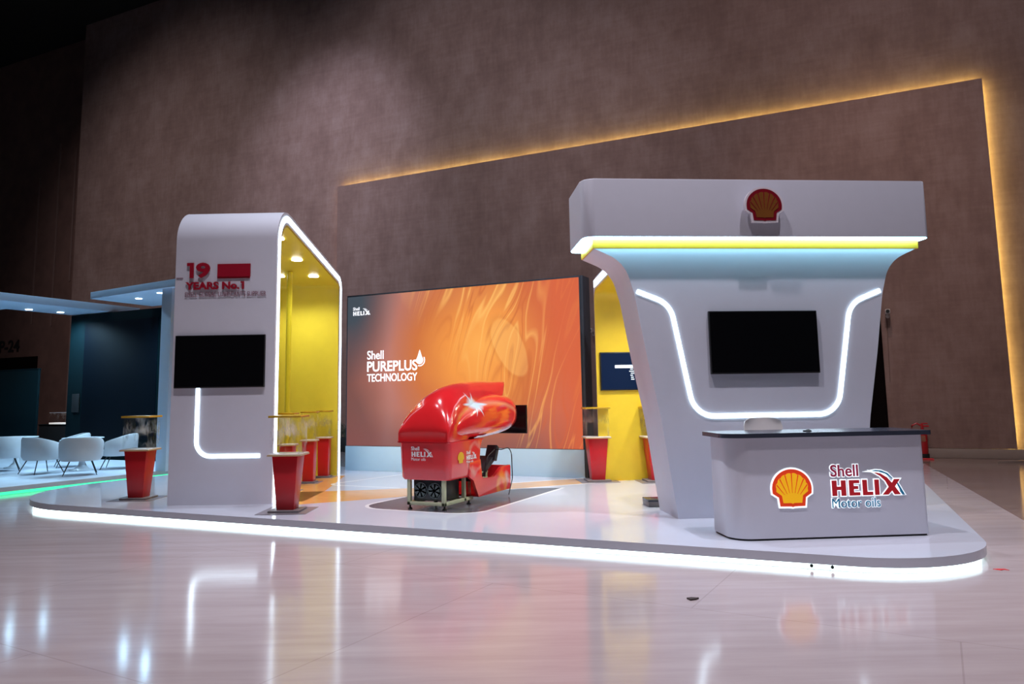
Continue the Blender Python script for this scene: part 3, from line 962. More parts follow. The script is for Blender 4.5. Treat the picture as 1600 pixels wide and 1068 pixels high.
decal(ribbon(mline, 0.055), ST + 0.0009, 'lineprint', 'parking_line')
decal(ribbon(fillet([(-7.35, 10.98, 0), (-8.95, 11.0, 0.22), (-8.62, 13.0, 0)], False), 0.06), ST + 0.0003, 'lineprint', 'loop_line')

# ------------------------------------------------------------------ left arch tower
ta = thing('display_arch', 'white arch tower with yellow lining, glowing edge and a screen on its front leg', 'display stand', (-9.471, 8.031, ST), 25)
AW = 1.55
op = fillet([(0, 0, 0), (0, 4.58, 0.55), (4.33, 4.07, 0.32), (4.33, 0, 0)], False, 12)
mid = fillet([(0.21, 0, 0), (0.21, 4.36, 0.37), (4.12, 3.90, 0.14), (4.12, 0, 0)], False, 12)
ipn = fillet([(0.25, 0, 0), (0.25, 4.315, 0.33), (4.08, 3.865, 0.10), (4.08, 0, 0)], False, 12)
MB().prism(op + mid[::-1], 0, AW, 'x', 0.008, 2).build('outer_shell', M['white'], ta, 30)
MB().prism(mid + ipn[::-1], 0.0, AW - 0.01, 'x').build('yellow_lining', M['yellow'], ta, 30)
lpath = fillet([(0.115, 0.0, 0), (0.115, 4.46, 0.44), (4.215, 3.978, 0.22), (4.215, 0, 0)], False, 12)
tag(MB().prism(ribbon(lpath, 0.09), AW, AW + 0.012, 'x').build('edge_light', M['led'], ta, 0), 'glowing white light line along the arch edge')
tag(MB().prism(ribbon(fillet([(0.408, 1.72, 0), (0.408, 0.705, 0.22), (1.363, 0.705, 0)], False, 10), 0.055), -0.010, 0.0, 'y').build('light_line', M['led'], ta, 0), 'glowing white line bent like an L below the screen')
ONE = [(0.0, 0.80), (0.0, 1.0), (0.5, 1.0), (0.5, 0.0), (0.22, 0.0), (0.22, 0.80)]
shapes([ONE], -0.012, 0.02, 'redtext', ta, 'lettering', 0.0, lambda p: (0.185 + 0.21 * p[0], 3.385 + 0.235 * p[1]))
text('9', 0.325, 3.385, 0.215, 0.235, -0.012, 'redtext', ta, 'lettering', 0.03, 0, 0.02)
MB().box(0.655, 1.158, -0.03, -0.008, 3.40, 3.595).box(0.65, 1.15, -0.012, 0, 3.375, 3.40).build('sign_block', M['redtext'], ta)
shapes([ONE], -0.012, 0.02, 'redtext', ta, 'lettering', 0.0, lambda p: (1.015 + 0.105 * p[0], 3.205 + 0.118 * p[1]))
text('YEARS No.', 0.17, 3.205, 0.825, 0.118, -0.012, 'redtext', ta, 'lettering', 0.035, 0, 0.02)
text('SHELL GLOBAL LUBRICANTS SUPPLIER', 0.161, 3.098, 1.245, 0.072, -0.010, 'plumtext', ta, 'lettering', 0.010, 0, 0.006)
MB().box(0.02, 0.12, -0.012, 0, 3.385, 3.395).build('sign_dash', M['plumtext'], ta)
# four recessed downlights in the sloped yellow roof
for (x, y) in ((1.225, 1.08), (1.193, 2.27), (0.549, 3.316), (1.209, 3.36)):
    zz = 4.315 - (y - 0.25) / 3.83 * 0.45
    d = MB().lathe([(0.095, -0.004), (0.095, 0.02)], (0, 0, 0), 24).build('downlight', M['lamp'], ta, loc=(x, y, zz - 0.012))
    s_ = spot('downlight_beam', (x, y, zz - 0.05), (x, y, 0), 66, 130, 0.8, 0.07, (1.0, 0.96, 0.88), ta)
post = MB().tube([(0.84, 3.02, 0.0), (0.84, 3.02, 3.55), (0.84, 3.02, 3.98)], 0.05, 10).build('yellow_post', M['yellowband'], ta)
decal([(0.25, 0.25), (1.95, 0.25), (1.95, 1.6), (1.72, 4.05), (0.02, 4.05), (0.02, 0.25)], 0.0, 'road', 'floor_graphic', ta)


def wall_screen(name, label, loc, rz, w, h, logo=None):
    t = thing(name, label, 'screen', loc, rz)
    MB().box(0, w, -0.045, 0, 0, h, 0.006).build('bezel', M['bezel'], t)
    MB().box(0.012, w - 0.012, -0.0475, -0.045, 0.018, h - 0.012).build('screen_panel', M['tv'], t, 0)
    return t


def at(frame, x, y, z):
    o, rz = frame
    a = R(rz)
    return (o[0] + x * math.cos(a) - y * math.sin(a), o[1] + x * math.sin(a) + y * math.cos(a), o[2] + z)


FT = ((-9.471, 8.031, ST), 25)
FK = ((-2.224, 9.368, ST), 30.5)
wall_screen('wall_screen', 'black switched-off screen on the front of the left arch tower', at(FT, 0.055, -0.001, 1.715), 25, 1.36, 0.79)

# ------------------------------------------------------------------ big LED screen
sx0, sx1, sy = -10.38, -4.885, 13.40
ls = thing('led_video_wall', 'big video wall showing an orange oil picture on a pale plinth', 'screen', (sx0, sy, ST))
SWd = sx1 - sx0
MB().box(0, SWd, 0, 0.45, 0, 0.515, 0.004).build('plinth', M['plinth'], ls)
MB().box(0, SWd, 0.01, 0.48, 0.515, 3.80, 0.004).build('cabinet', M['screenside'], ls)
MB().box(SWd - 0.002, SWd + 0.055, 0.02, 0.40, 0, 3.80, 0.004).build('side_column', M['screenside'], ls)
MB().box(0.03, SWd - 0.02, 0.0, 0.01, 0.525, 3.765).build('picture', M['screen'], ls, 0)
helix_logo(0.18, 3.345, 0.46, 0.0, ls, ('screenwhite',) * 4, 'screen_logo', False, None, 0.003)
text('Shell', 0.565, 2.395 - 0.03, 0.43, 0.19, 0.0, 'screenwhite', ls, 'screen_lettering', 0.012, 0, 0.003)
text('PUREPLUS', 0.565, 2.10, 1.28, 0.225, 0.0, 'screenwhite', ls, 'screen_lettering', 0.02, 0, 0.003)
text('TECHNOLOGY', 0.565, 1.885, 1.28, 0.17, 0.0, 'screenwhite', ls, 'screen_lettering', 0.015, 0, 0.003)
dp = []
for i in range(25):
    a = math.pi * (-1.25 + 1.5 * i / 24)
    dp.append((1.905 + 0.085 * math.cos(a), 2.31 + 0.085 * math.sin(a)))
dp.append((1.905, 2.53))
shapes([dp], 0.0, 0.003, 'screenwhite', ls, 'screen_drop')
dring = ribbon([(1.905 + 0.12 * math.cos(R(a)), 2.31 + 0.12 * math.sin(R(a))) for a in range(-110, 31, 10)], 0.022)
shapes([dring], 0.0, 0.003, 'screenwhite', ls, 'screen_drop_arc')

# ------------------------------------------------------------------ right arch behind the kiosk
ra = thing('display_arch', 'yellow-lined arch with glowing edge behind the white kiosk', 'display stand', FK[0], 30.5)
ro = fillet([(0.83, 3.86, 0), (4.35, 3.64, 0.22), (4.35, 0, 0)], False, 12)
rm = fillet([(0.83, 3.66, 0), (4.325, 3.44, 0.20), (4.325, 0, 0)], False, 12)
ri = fillet([(0.83, 3.62, 0), (4.30, 3.40, 0.20), (4.30, 0, 0)], False, 12)
RX0, RX1 = -0.075, 2.55
MB().prism(ro + rm[::-1], RX0, RX1, 'x', 0.006, 2).build('outer_shell', M['white'], ra, 30)
MB().prism(rm + ri[::-1], RX0 - 0.002, RX1, 'x').build('yellow_lining', M['golden'], ra, 30)
tag(MB().prism(ribbon(fillet([(0.84, 3.76, 0), (4.28, 3.545, 0)], False, 12), 0.12), RX0 - 0.012, RX0, 'x').build('edge_light', M['led'], ra, 0), 'glowing white light line along the roof edge')
for (x, y) in ((0.5, 1.7), (1.6, 1.7), (0.5, 3.2), (1.6, 3.2)):
    zz = 3.62 - (y - 0.83) / 3.47 * 0.20
    MB().lathe([(0.095, -0.004), (0.095, 0.02)], (0, 0, 0), 24).build('downlight', M['lamp'], ra, loc=(x, y, zz - 0.012))
    spot('downlight_beam', (x, y, zz - 0.05), (x, y, 0), 140, 140, 0.8, 0.07, (1.0, 0.96, 0.88), ra)
t2 = thing('wall_screen', 'screen with a dark blue menu on the yellow wall behind the kiosk', 'screen', at(FK, -0.015, 4.299, 1.60), 30.5)
MB().box(0, 1.2, -0.045, 0, 0, 0.69, 0.006).build('bezel', M['bezel'], t2)
MB().box(0.02, 1.18, -0.048, -0.045, 0.02, 0.67).build('screen_panel', M['screenblue'], t2, 0)
mn = MB().box(0.27, 0.75, -0.050, -0.048, 0.40, 0.455)
for k, (a, b) in enumerate(((.02, .05), (0.0, .09), (.03, .06), (.02, .05), (.03, .05), (.03, .06))):
    mn.box(0.53 + a, 0.53 + a + b, -0.050, -0.048, 0.37 - k * 0.036, 0.385 - k * 0.036)
mn.build('menu_lines', emit('menu_white', (0.75, 0.87, 1.0), 0.75), t2, 0)

# ------------------------------------------------------------------ white funnel kiosk
kk = thing('kiosk_portal', 'white funnel shaped kiosk with lit header, emblem and light outline', 'kiosk', FK[0], 30.5)
CX = 1.19
half = [(1.19, 0.0, 0), (1.35, 1.2, 0), (1.505, 2.0, 0), (1.63, 2.75, 0.7), (1.75, 3.18, 0.5), (2.13, 3.345, 0), (2.13, 3.36, 0)]
rp_ = fillet(half, False, 8)
prof = [(CX + a, z) for a, z in rp_] + [(CX - a, z) for a, z in rp_[::-1]]
MB().prism(prof, 0.0, 0.80, 'y', 0.004, 2).build('funnel_body', M['white'], kk, 30)
MB().box(-0.955, 3.36, -0.006, 0.815, 3.352, 3.475, 0.004).build('yellow_band', M['headerband'], kk)
hx0, hx1, hy0, hy1 = -1.10, 3.43, -0.15, 0.92
hd = MB().prism(fillet([(hx0, hy0, 0.16), (hx1, hy0, 0.06), (hx1, hy1, 0.06), (hx0, hy1, 0.10)]), 3.475, 4.215, 'z', 0.012, 3)
hd.build('header', M['white'], kk, 30)
ub = MB()
ub.prism(fillet([(hx0 + .012, hy0 + .012, 0.15), (hx1 - .012, hy0 + .012, 0.05), (hx1 - .012, hy1 - .012, 0.05), (hx0 + .012, hy1 - .012, 0.09)]), 3.463, 3.475, 'z')
tag(ub.build('header_light', M['ledheader'], kk, 0), 'glowing white light ring under the header')
lf_ = fillet([(-0.41, 2.80, 0), (0.01, 2.635, 0.32), (0.265, 1.232, 0.30), (2.115, 1.232, 0.30), (2.37, 2.635, 0.32), (2.79, 2.80, 0)], False, 10)
tag(MB().prism(ribbon(lf_, 0.052), -0.012, 0.0, 'y').build('light_outline', M['led'], kk, 0), 'glowing white line framing the screen')
emblem(1.205, 3.895 - 0.04, 0.46, hy0 - 0.05, kk, ('halodim', 'emblemred', 'emblemyellow'), 0.035)
MB().box(1.08, 1.33, hy0 - 0.05, hy0, 3.78, 3.92).build('emblem_bracket', M['halodim'], kk)
wall_screen('wall_screen', 'large black switched-off screen on the front of the white kiosk', at(FK, 0.487, -0.001, 1.75), 30.5, 1.41, 0.79)
# case and stool peeping out left of the kiosk's foot
cs = thing('equipment_case', 'small dark grey case on the platform at the kiosk foot', 'box', (-2.72, 10.28, ST), 30.5)
MB().box(-0.12, 0.30, -0.02, 0.30, 0, 0.085, 0.006).build('case_body', M['grey'], cs)
MB().box(-0.125, 0.305, -0.025, 0.305, 0.07, 0.095, 0.006).build('case_lid', M['slate'], cs)
ws = thing('wooden_stool', 'reddish wooden stool leg showing behind the kiosk foot', 'stool', (-2.83, 11.85, ST), 30.5)
MB().lathe([(0.02, 0.44), (0.17, 0.44), (0.18, 0.455), (0.17, 0.475), (0.02, 0.475)], n=24).build('seat', M['wood'], ws)
for a in (45, 135, 225, 315):
    c, s = math.cos(R(a)), math.sin(R(a))
    MB().tube([(0.20 * c, 0.20 * s, 0.0), (0.11 * c, 0.11 * s, 0.44)], 0.018).build('leg', M['wood'], ws)

# ------------------------------------------------------------------ reception counter
cA = R(30.5)
FC = ((-1.353, 8.149, ST), 30.5)
cn = thing('reception_counter', 'white counter with rounded corner, slate top and lit oil signs', 'counter', FC[0], 30.5)
body = fillet([(-0.02, 0.0, 0.22), (2.10, 0.0, 0.05), (2.10, 0.62, 0.03), (-0.02, 0.62, 0.08)], True, 10)
MB().prism(shrink(body, 0.015), 0.0, 0.02, 'z').build('plinth', M['black'], cn, 0)
MB().prism(body, 0.02, 1.045, 'z', 0.004, 2).build('body', M['white'], cn, 30)
top = fillet([(-0.09, -0.06, 0.20), (2.17, -0.06, 0.04), (2.17, 0.68, 0.04), (-0.09, 0.68, 0.08)], True, 10)
MB().prism(top, 1.045, 1.09, 'z', 0.005, 2).build('worktop', M['slate'], cn, 30)
emblem(0.622, 0.505 + 0.01, 0.425, 0.0, cn, ('halo', 'emred', 'emyellow'), 0.006, 'emblem', 0.04)
helix_logo(1.055, 0.43, 0.79, 0.0, cn, ('signplum', 'signred', 'signblue', 'signblue'), 'sign_logo', True, 'halo', 0.008)
pen = thing('black_knob', 'tiny black knob lying on the slate counter top', 'knob', at(FC, 0.93, 0.18, 1.09), 30)
MB().lathe([(0.035, 0), (0.035, 0.006), (0.02, 0.018), (0.006, 0.022)], n=14).build('knob', M['black'], pen)
MB().box(-0.055, 0.0, -0.008, 0.008, 0.0, 0.012).build('tail', M['black'], pen)
bs = thing('bar_stool', 'white moulded bar stool behind the reception counter', 'stool', at(FK, 0.95, -0.58, 0), 30.5 + 180)
cr_ = []
for i, (z, hw_, yy) in enumerate(((0.78, 0.20, -0.16), (0.86, 0.225, -0.19), (1.0, 0.235, -0.205), (1.12, 0.235, -0.215), (1.195, 0.22, -0.222), (1.215, 0.19, -0.224))):
    ring = []
    for s in range(13):
        t = -1 + 2 * s / 12
        ring.append((t * hw_, yy + 0.06 * t * t, z - (0.02 * t ** 4 if i > 3 else 0)))
    for s in range(12, -1, -1):
        t = -1 + 2 * s / 12
        ring.append((t * hw_, yy + 0.06 * t * t - 0.022, z - (0.02 * t ** 4 if i > 3 else 0)))
    cr_.append(ring)
MB().loft(cr_).build('backrest', M['ivory'], bs, 50)
MB().prism(fillet([(-0.20, -0.19, 0.08), (0.20, -0.19, 0.08), (0.20, 0.20, 0.10), (-0.20, 0.20, 0.10)]), 0.72, 0.79, 'z', 0.02, 3).build('seat', M['ivory'], bs)
MB().lathe([(0.028, 0.02), (0.028, 0.72)], n=14).build('column', M['camwhite'], bs)
MB().lathe([(0.20, 0.0), (0.20, 0.012), (0.05, 0.03)], n=28).build('base', M['camwhite'], bs)
MB().tube([(0.16 * math.cos(R(a)), 0.16 * math.sin(R(a)), 0.30) for a in range(-20, 201, 20)], 0.012).build('footrest', M['camwhite'], bs)


# ------------------------------------------------------------------ display pedestals
def pedestal(loc, rz, label, w=1.0):
    t = thing('display_pedestal', label, 'pedestal', loc, rz, 'red display pedestals on the platform')
    MB().box(-0.34 * w, 0.34 * w, -0.34 * w, 0.34 * w, 0, 0.006).build('floor_mat', M['matgrey'], t, 0)  # thin grey sheet, wider than the base plate
    MB().box(-0.21 * w, 0.21 * w, -0.21 * w, 0.21 * w, 0.006, 0.03, 0.004).build('base_plate', M['grey'], t)
    MB().frustum((0.235 if w == 1 else 0.31) * w, 0.35 * w, 0.03, 0.755, 0.004).build('plinth', M['red'], t)
    tr = MB().box(-0.23 * w, 0.23 * w, -0.23 * w, 0.23 * w, 0.755, 0.775, 0.003).build('tray', M['goldtray'], t)
    q = 0.23 * w - 0.008
    MB().box(-q, q, -q, q, 0.775, 0.785, 0.002).build('tray_top', M['tray'], tr)
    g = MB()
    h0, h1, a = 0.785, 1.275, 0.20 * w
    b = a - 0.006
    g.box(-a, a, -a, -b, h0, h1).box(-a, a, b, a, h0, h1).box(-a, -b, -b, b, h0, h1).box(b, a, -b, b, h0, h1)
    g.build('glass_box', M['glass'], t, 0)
    q = 0.225 * w
    MB().box(-q, q, -q, q, 1.275, 1.305, 0.004).build('lid', M['gold'], t)
    return t


p0 = pedestal((-7.35, 8.23, ST), 25, 'nearest red pedestal with glass box, at the right foot of the arch tower')
GP = 'red display pedestals on the platform'
copy_thing(p0, (-10.60, 8.45, ST), 25, 'red pedestal with glass box, standing alone left of the arch tower', GP)
p1 = pedestal(at(FT, 1.31, 1.55, 0), 25, 'slim red pedestal under the arch, mostly hidden behind the nearest pedestal', 0.63)
copy_thing(p1, at(FT, 1.32, 2.85, 0), 25, 'middle slim red pedestal of the row under the left arch', GP)
copy_thing(p1, at(FT, 1.35, 3.82, 0), 25, 'farthest slim red pedestal of the row under the left arch', GP)
copy_thing(p0, (-4.52, 13.05, ST), 30.5, 'red pedestal just right of the big screen against the yellow wall', GP)
copy_thing(p0, (-3.52, 13.32, ST), 30.5, 'red pedestal partly hidden by the left side of the white kiosk', GP)

# ------------------------------------------------------------------ red driving simulator
sm = thing('driving_simulator', 'glossy red racing simulator pod with open seat on the dark parking mat', 'simulator', (-5.58, 8.95, ST))
tb = MB()
def rrect(x0, x1, y0, y1, r, z):
    return [(a, b, z) for a, b in fillet([(x0, y0, r), (x1, y0, r), (x1, y1, 0.05), (x0, y1, 0.05)], True, 6)]
tb.loft([rrect(-0.345, 0.345, 0.04, 0.86, 0.07, 0.395), rrect(-0.375, 0.375, 0.0, 0.90, 0.08, 0.40), rrect(-0.392, 0.392, -0.018, 0.91, 0.085, 0.43), rrect(-0.402, 0.402, -0.028, 0.885, 0.085, 0.62),
         rrect(-0.408, 0.408, -0.036, 0.905, 0.085, 0.80), rrect(-0.412, 0.412, -0.043, 0.96, 0.085, 0.905), rrect(-0.40, 0.40, -0.03, 0.95, 0.08, 0.912)])
flank = fillet([(0.52, 0.60, 0), (0.875, 0.62, 0), (0.915, 0.345, 0.03), (1.30, 0.33, 0.12), (1.55, 0.455, 0.08), (1.87, 0.46, 0.02), (1.86, 0.10, 0.02), (0.80, 0.095, 0.02), (0.65, 0.34, 0.06), (0.52, 0.40, 0.02)], True, 6)
tb.prism(flank, 0.36, 0.406, 'x', 0.010, 2)
tb.prism(flank, -0.406, -0.36, 'x', 0.010, 2)
tb.box(-0.40, 0.40, 1.81, 1.86, 0.10, 0.455, 0.010)
tb.box(-0.40, 0.40, 0.80, 1.84, 0.095, 0.12)
tb.build('lower_body', M['tubred'], sm, 35)


def secs(tab, e):
    return [superring(0, y, zb, zt, hw, 32, e) for (y, hw, zb, zt) in tab]


sh = MB()
sh.loft(secs([(0.02, 0.37, 0.915, 1.10), (0.15, 0.405, 0.905, 1.20), (0.40, 0.43, 0.90, 1.33), (0.70, 0.45, 0.895, 1.43), (1.0, 0.46, 0.90, 1.49),
              (1.30, 0.465, 0.905, 1.54), (1.65, 0.46, 0.92, 1.57), (1.95, 0.435, 0.95, 1.56), (2.12, 0.40, 0.98, 1.53), (2.28, 0.34, 1.03, 1.46), (2.37, 0.26, 1.09, 1.38), (2.41, 0.12, 1.18, 1.29)], 3.0))
def hood(y, hw, z0, zt, p):
    """arched section standing on a vertical collar"""
    zb = 0.90 if y < 0.7 else z0 - (0.12 if y < 2.2 else 0.02)
    out = [(-hw * 0.97, y, zb), (-hw, y, min(zb + 0.035, z0)), (-hw, y, z0)]
    for i in range(1, 24):
        a = math.pi * i / 24
        out.append((-hw * math.cos(a), y, z0 + (zt - z0) * math.sin(a) ** p))
    out += [(hw, y, z0), (hw, y, min(zb + 0.035, z0)), (hw * 0.97, y, zb)]
    return out
sh.loft([hood(*q) for q in ((-0.052, 0.36, 1.02, 1.035, 0.8), (-0.062, 0.395, 1.035, 1.07, 0.8), (-0.04, 0.408, 1.045, 1.16, 0.8), (0.02, 0.412, 1.05, 1.31, 0.8), (0.12, 0.41, 1.06, 1.45, 0.85), (0.28, 0.40, 1.08, 1.57, 0.9), (0.50, 0.385, 1.11, 1.66, 1.0),
         (0.80, 0.36, 1.16, 1.72, 1.1), (1.15, 0.32, 1.22, 1.75, 1.2), (1.55, 0.265, 1.30, 1.765, 1.25), (1.90, 0.205, 1.38, 1.765, 1.3), (2.10, 0.16, 1.49, 1.765, 1.3), (2.24, 0.12, 1.60, 1.768, 1.2), (2.36, 0.08, 1.70, 1.77, 1.1), (2.46, 0.03, 1.752, 1.768, 1.0))])
sh.build('canopy_shell', M['shellred'], sm, 60)
MB().prism([(-0.066, 0.905), (-0.066, 0.925), (0.97, 0.915), (0.97, 0.895)], -0.405, 0.405, 'x', 0.004).build('seam_lip', M['red'], sm)
fr = MB()
for (x0, x1, y0, y1, z0, z1) in ((-0.29, -0.24, 0.0, 0.05, 0.06, 0.42), (0.26, 0.31, 0.0, 0.05, 0.06, 0.42), (-0.29, 0.31, 0.0, 0.05, 0.06, 0.105), (-0.29, -0.24, 0.0, 0.78, 0.06, 0.105), (0.26, 0.31, 0.0, 0.80, 0.06, 0.105),
                                 (-0.29, -0.24, 0.55, 0.60, 0.06, 0.40), (0.26, 0.31, 0.55, 0.60, 0.06, 0.40), (-0.29, 0.31, 0.55, 0.60, 0.06, 0.105), (0.10, 0.14, 1.02, 1.06, 0.12, 0.50), (0.26, 0.30, 1.02, 1.30, 0.30, 0.335), (0.26, 0.30, 1.24, 1.28, 0.12, 0.44), (0.26, 0.30, 1.02, 1.30, 0.39, 0.42)):
    fr.box(x0, x1, y0, y1, z0, z1, 0.004)
fr.build('support_frame', M['frame'], sm)
for (x, y) in ((-0.265, 0.04), (0.285, 0.04), (-0.265, 0.72), (0.285, 0.72)):
    MB().lathe([(0.03, 0), (0.03, 0.015), (0.012, 0.02), (0.012, 0.062)], (x, y, 0), 14).build('levelling_foot', M['black'], sm)
cpu = MB().box(-0.22, 0.235, 0.06, 0.53, 0.115, 0.395, 0.008).build('computer_box', M['pc'], sm)
fb = MB()
for cx in (-0.10, 0.12):
    fb.lathe([(0.105, 0.0), (0.105, 0.01), (0.095, 0.01), (0.095, 0.0)], (cx, 0.05, 0.255), 24, 'y')
    for k in range(7):
        a = 2 * math.pi * k / 7
        p = [(cx + 0.02 * math.cos(a), 0.255 + 0.02 * math.sin(a)), (cx + 0.09 * math.cos(a - 0.2), 0.255 + 0.09 * math.sin(a - 0.2)), (cx + 0.085 * math.cos(a + 0.35), 0.255 + 0.085 * math.sin(a + 0.35))]
        fb.prism(p, 0.038, 0.046, 'y')
fb.build('fan', M['fan'], cpu, 0)
st = MB().prism(fillet([(0.98, 0.36, 0.03), (0.99, 0.52, 0.03), (1.06, 0.52, 0.03), (1.12, 0.44, 0.05), (1.45, 0.40, 0.04), (1.45, 0.30, 0.03), (1.0, 0.28, 0.02)]), -0.22, 0.22, 'x', 0.03, 3)
st.build('seat', M['seat'], sm)
MB().prism([(1.10, 0.40), (1.15, 0.34), (1.54, 0.55), (1.50, 0.62)], -0.02, 0.30, 'x', 0.01).build('backrest_panel', M['seat'], sm)
MB().prism([(1.45, 0.56), (1.53, 0.54), (1.62, 0.74), (1.55, 0.78)], 0.16, 0.34, 'x', 0.012).build('headrest', M['pc'], sm)
cb = fillet([(1.15, 0.34, 0), (1.22, 0.62, 0.15), (1.50, 0.72, 0.10), (1.84, 0.74, 0.22), (1.86, 0.25, 0.1), (1.72, 0.02, 0)], False, 6)
MB().tube([(0.32 if y < 1.5 else 0.44, y, z) for y, z in cb], 0.008, 6).build('cable', M['black'], sm)
mo = MB().box(-0.37, 0.375, 2.58, 2.62, 0.905, 1.375, 0.008).build('monitor', M['bezel'], sm)
MB().box(-0.36, 0.365, 2.575, 2.58, 0.925, 1.365).build('monitor_panel', M['tv'], mo, 0)
MB().box(-0.04, 0.04, 2.20, 2.60, 1.16, 1.22).build('monitor_arm', M['pc'], sm)
# prints on the rear and the right flank
prt = bpy.data.objects.new('rear_print', None); COL.objects.link(prt); prt.parent = sm
prt.location = (0, -0.0215, 0); prt.rotation_euler = (R(2.2), 0, 0)
helix_logo(-0.185, 0.715, 0.345, 0.0, prt, ('print_white',) * 4, 'printed_logo', True, None, 0.003)
prt2 = bpy.data.objects.new('flank_print', None); COL.objects.link(prt2); prt2.parent = sm
prt2.location = (0.4105, 0, 0); prt2.rotation_euler = (0, 0, R(90))
helix_logo(0.435, 0.645, 0.30, 0.0, prt2, ('print_white',) * 4, 'printed_logo', True, None, 0.003)
shapes([scallop(0.17)], 0.0, 0.003, 'print_yellow', prt2, 'printed_emblem', 0, lambda p: (0.275 + p[0], 0.685 + p[1]))

# ------------------------------------------------------------------ neighbouring stand on the left
nb = thing('neighbour_platform', 'pale platform of the neighbouring stand with a green glowing edge', 'platform', (0, 0, 0))
MB().prism([(-32, 6.2), (-14.72, 6.2), (-14.34, 13.97), (-32, 13.97)], 0.062, ST, 'z', 0.005).build('deck', M['carpet'], nb, 30)
MB().prism([(-31.9, 6.3), (-14.78, 6.3), (-14.40, 13.97), (-31.9, 13.97)], 0.0, 0.062, 'z').build('foot', M['edgegrey'], nb, 0)
tag(MB().prism([(-14.778, 6.3), (-14.765, 6.3), (-14.382, 13.97), (-14.395, 13.97)], 0.003, 0.062, 'z').build('light_strip', M['ledgreen'], nb, 0), 'green light strip')
bw = thing('back_wall_panel', 'dark teal wall with an unlit navy screen behind the white chairs', 'partition', (0, 14.02, 0))
MB().box(-20.73, -16.66, 0, 0.3, 0, 4.20, 0.004).build('panel', M['teal'], bw)
MB().box(-20.06, -17.10, -0.03, 0, 0.70, 3.94, 0.004).build('video_panel', M['navy'], bw)
MB().box(-20.46, -20.16, -0.04, 0, 1.43, 1.95, 0.004).build('control_box', M['black'], bw)
lw = thing('low_partition', 'low dark teal partition at the far left edge of the view', 'partition', (0, 14.02, 0))
MB().box(-30, -22.1, 0, 0.07, 0, 2.70, 0.006).build('panel', M['teal'], lw)
MB().box(-30, -22.09, -0.01, 0.08, 2.70, 2.73, 0.004).build('capping', M['teal'], lw)
cab = thing('low_cabinet', 'black cabinet in the gap beside the teal wall', 'cabinet', (-22.6, 15.6, 0.0))
MB().box(-1.8, 1.1, 0, 0.6, 0, 1.0, 0.006).build('carcass', M['black'], cab)
MB().box(-1.82, 1.12, -0.02, 0.62, 1.0, 1.03, 0.004).build('cabinet_top', M['teal'], cab)
MB().box(-0.30, 1.0, 0.05, 0.55, 1.03, 1.30, 0.01).build('raised_block', M['black'], cab)
vs_ = thing('glass_showcase', 'small lit glass showcase on the black cabinet', 'showcase', (-23.55, 15.75, 1.03))
MB().box(-0.55, 0.55, -0.02, 0.35, 0.0, 0.05, 0.004).build('base', emit('showcase_glow', (1.0, 0.92, 0.85), 0.45), vs_)
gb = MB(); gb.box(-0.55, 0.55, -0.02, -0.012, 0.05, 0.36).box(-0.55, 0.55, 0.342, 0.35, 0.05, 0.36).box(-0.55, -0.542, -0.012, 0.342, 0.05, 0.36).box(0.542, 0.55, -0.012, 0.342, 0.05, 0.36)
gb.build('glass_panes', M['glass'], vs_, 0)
MB().box(-0.55, 0.55, -0.02, 0.35, 0.36, 0.375).build('lid', M['camwhite'], vs_)

CH = 4.42
cy = thing('canopy_frame', 'white flat canopy on a square post beside the left arch tower', 'canopy', (0, 0, 0))
MB().box(-14.50, -14.18, 11.95, 12.25, ST, CH, 0.006).build('post', M['canopy'], cy)
MB().prism([(-17.35, 12.2), (-13.9, 11.80), (-13.9, 14.0), (-17.35, 14.0)], CH - 0.17, CH, 'z', 0.006).build('roof_slab', M['canopy'], cy, 30)
for (x, y) in ((-15.05, 12.35), (-14.85, 12.9), (-16.3, 12.75), (-15.95, 13.3), (-14.3, 12.7)):
    MB().lathe([(0.075, -0.01), (0.075, 0.0)], (0, 0, 0), 18).build('downlight', M['lampcool'], cy, loc=(x, y, CH - 0.171))
    spot('canopy_beam', (x, y, CH - 0.22), (x, y, 0), 190, 160, 0.8, 0.06, (0.42, 0.74, 1.0), cy)
cy2 = thing('canopy_frame', 'long white canopy beam high at the left edge of the view', 'canopy', (0, 0, 0))
MB().box(-20.75, -19.1, 10.2, 15.0, CH - 0.2, CH, 0.006).build('beam', M['canopy'], cy2)
MB().box(-27, -20.75, 10.2, 12.2, CH - 0.2, CH, 0.006).build('cross_beam', M['canopy'], cy2)
MB().box(-26.9, -26.6, 11.0, 11.3, ST, CH - 0.2, 0.006).build('post', M['canopy'], cy2)
for (x, y) in ((-20.35, 12.55), (-20.3, 13.4), (-20.3, 14.4)):
    MB().lathe([(0.085, -0.01), (0.085, 0.0)], (0, 0, 0), 18).build('downlight', M['lampcool'], cy2, loc=(x, y, CH - 0.201))
    spot('canopy_beam', (x, y, CH - 0.25), (x, y, 0), 320, 160, 0.8, 0.06, (0.42, 0.74, 1.0), cy2)


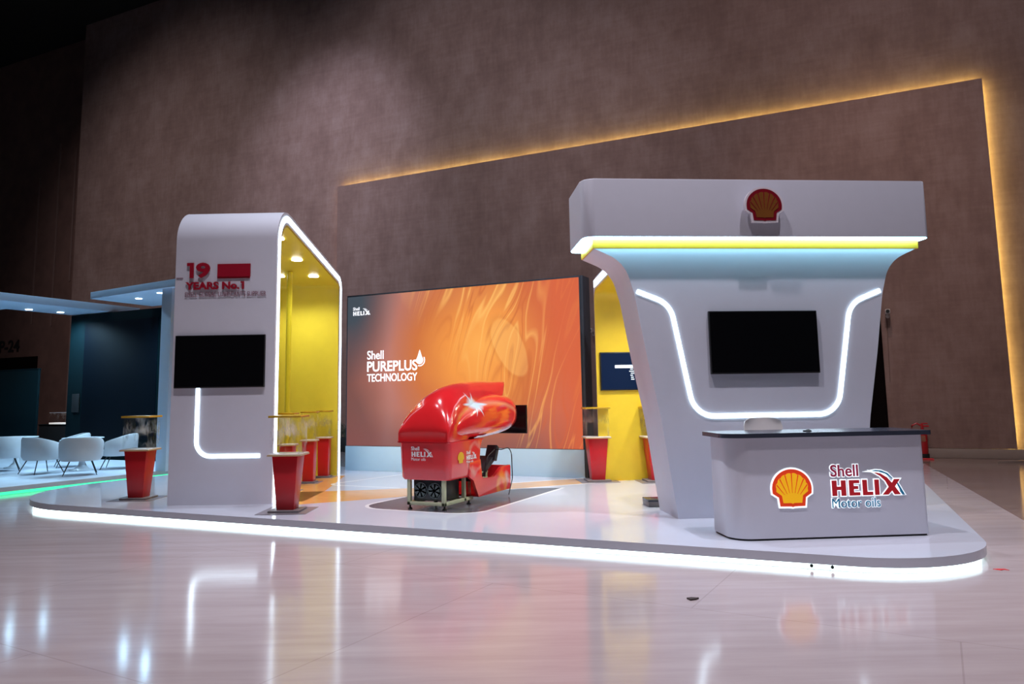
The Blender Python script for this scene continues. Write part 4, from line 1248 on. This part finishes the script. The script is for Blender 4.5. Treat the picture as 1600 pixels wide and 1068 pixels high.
def tub_chair(loc, rz, label, group):
    """faces +y; the back is at -y"""
    t = thing('tub_chair', label, 'chair', loc, rz, group)
    rings = []
    n = 25
    for k in range(n):
        a = R(-90 - 128 + 256 * k / (n - 1))
        f = abs(-1 + 2 * k / (n - 1))
        zt = 0.80 - 0.17 * max(0, (f - 0.30) / 0.70) ** 1.3
        ro_, ri_ = 0.43, 0.355
        c, s = math.cos(a), math.sin(a)
        def P(r, z): return (r * c * 0.98, r * s * 0.92, z)
        rings.append([P(ro_ * 0.88, 0.30), P(ro_, 0.38), P(ro_ + 0.012, zt - 0.05), P(ro_ - 0.012, zt), P(ri_ + 0.012, zt), P(ri_, zt - 0.05), P(ri_ - 0.01, 0.38), P(ri_ - 0.03, 0.30)])
    MB().loft(rings).build('backrest', M['chair'], t, 50)
    MB().lathe([(0.05, 0.30), (0.33, 0.30), (0.352, 0.33), (0.352, 0.41), (0.32, 0.445), (0.05, 0.45)], n=28).build('seat', M['chair'], t, 45)
    for (x, y) in ((-0.25, -0.25), (0.25, -0.25), (0.25, 0.25), (-0.25, 0.25)):
        MB().tube([(x * 1.28, y * 1.28, 0), (x * 0.8, y * 0.8, 0.31)], 0.009, 6, 0.013).build('leg', M['leg'], t)
    return t


GC = 'white tub chairs of the neighbouring stand'
c0_ = tub_chair((-15.5, 10.87, ST), 54, 'white tub chair seen square from behind, nearest the table on the right', GC)
copy_thing(c0_, (-16.69, 10.78, ST), -4, 'white tub chair turned to the right, third from the left edge', GC)
copy_thing(c0_, (-18.2, 10.86, ST), 58, 'white tub chair cut by the left edge of the view', GC)
copy_thing(c0_, (-16.05, 12.2, ST), 132, 'white tub chair facing left, behind the lone pedestal', GC)
copy_thing(c0_, (-17.7, 12.15, ST), 150, 'white tub chair mostly hidden on the far side of the table', GC)


def tulip_table(loc, label):
    t = thing('tulip_table', label, 'table', loc, 0, 'white round tables of the neighbouring stand')
    MB().lathe([(0.30, 0.715), (0.43, 0.722), (0.44, 0.732), (0.43, 0.742), (0.02, 0.742)], n=40).build('tabletop', M['tablewhite'], t, 40)
    MB().lathe([(0.26, 0.0), (0.26, 0.012), (0.16, 0.035), (0.075, 0.12), (0.045, 0.30), (0.05, 0.55), (0.11, 0.715)], n=28).build('pedestal_base', M['tablewhite'], t, 60)
    return t


tt = tulip_table((-16.5, 11.6, ST), 'white round table among the tub chairs, just right of centre of the group')
copy_thing(tt, (-18.85, 11.55, ST), 0, 'white round table at the left edge behind the first tub chair')
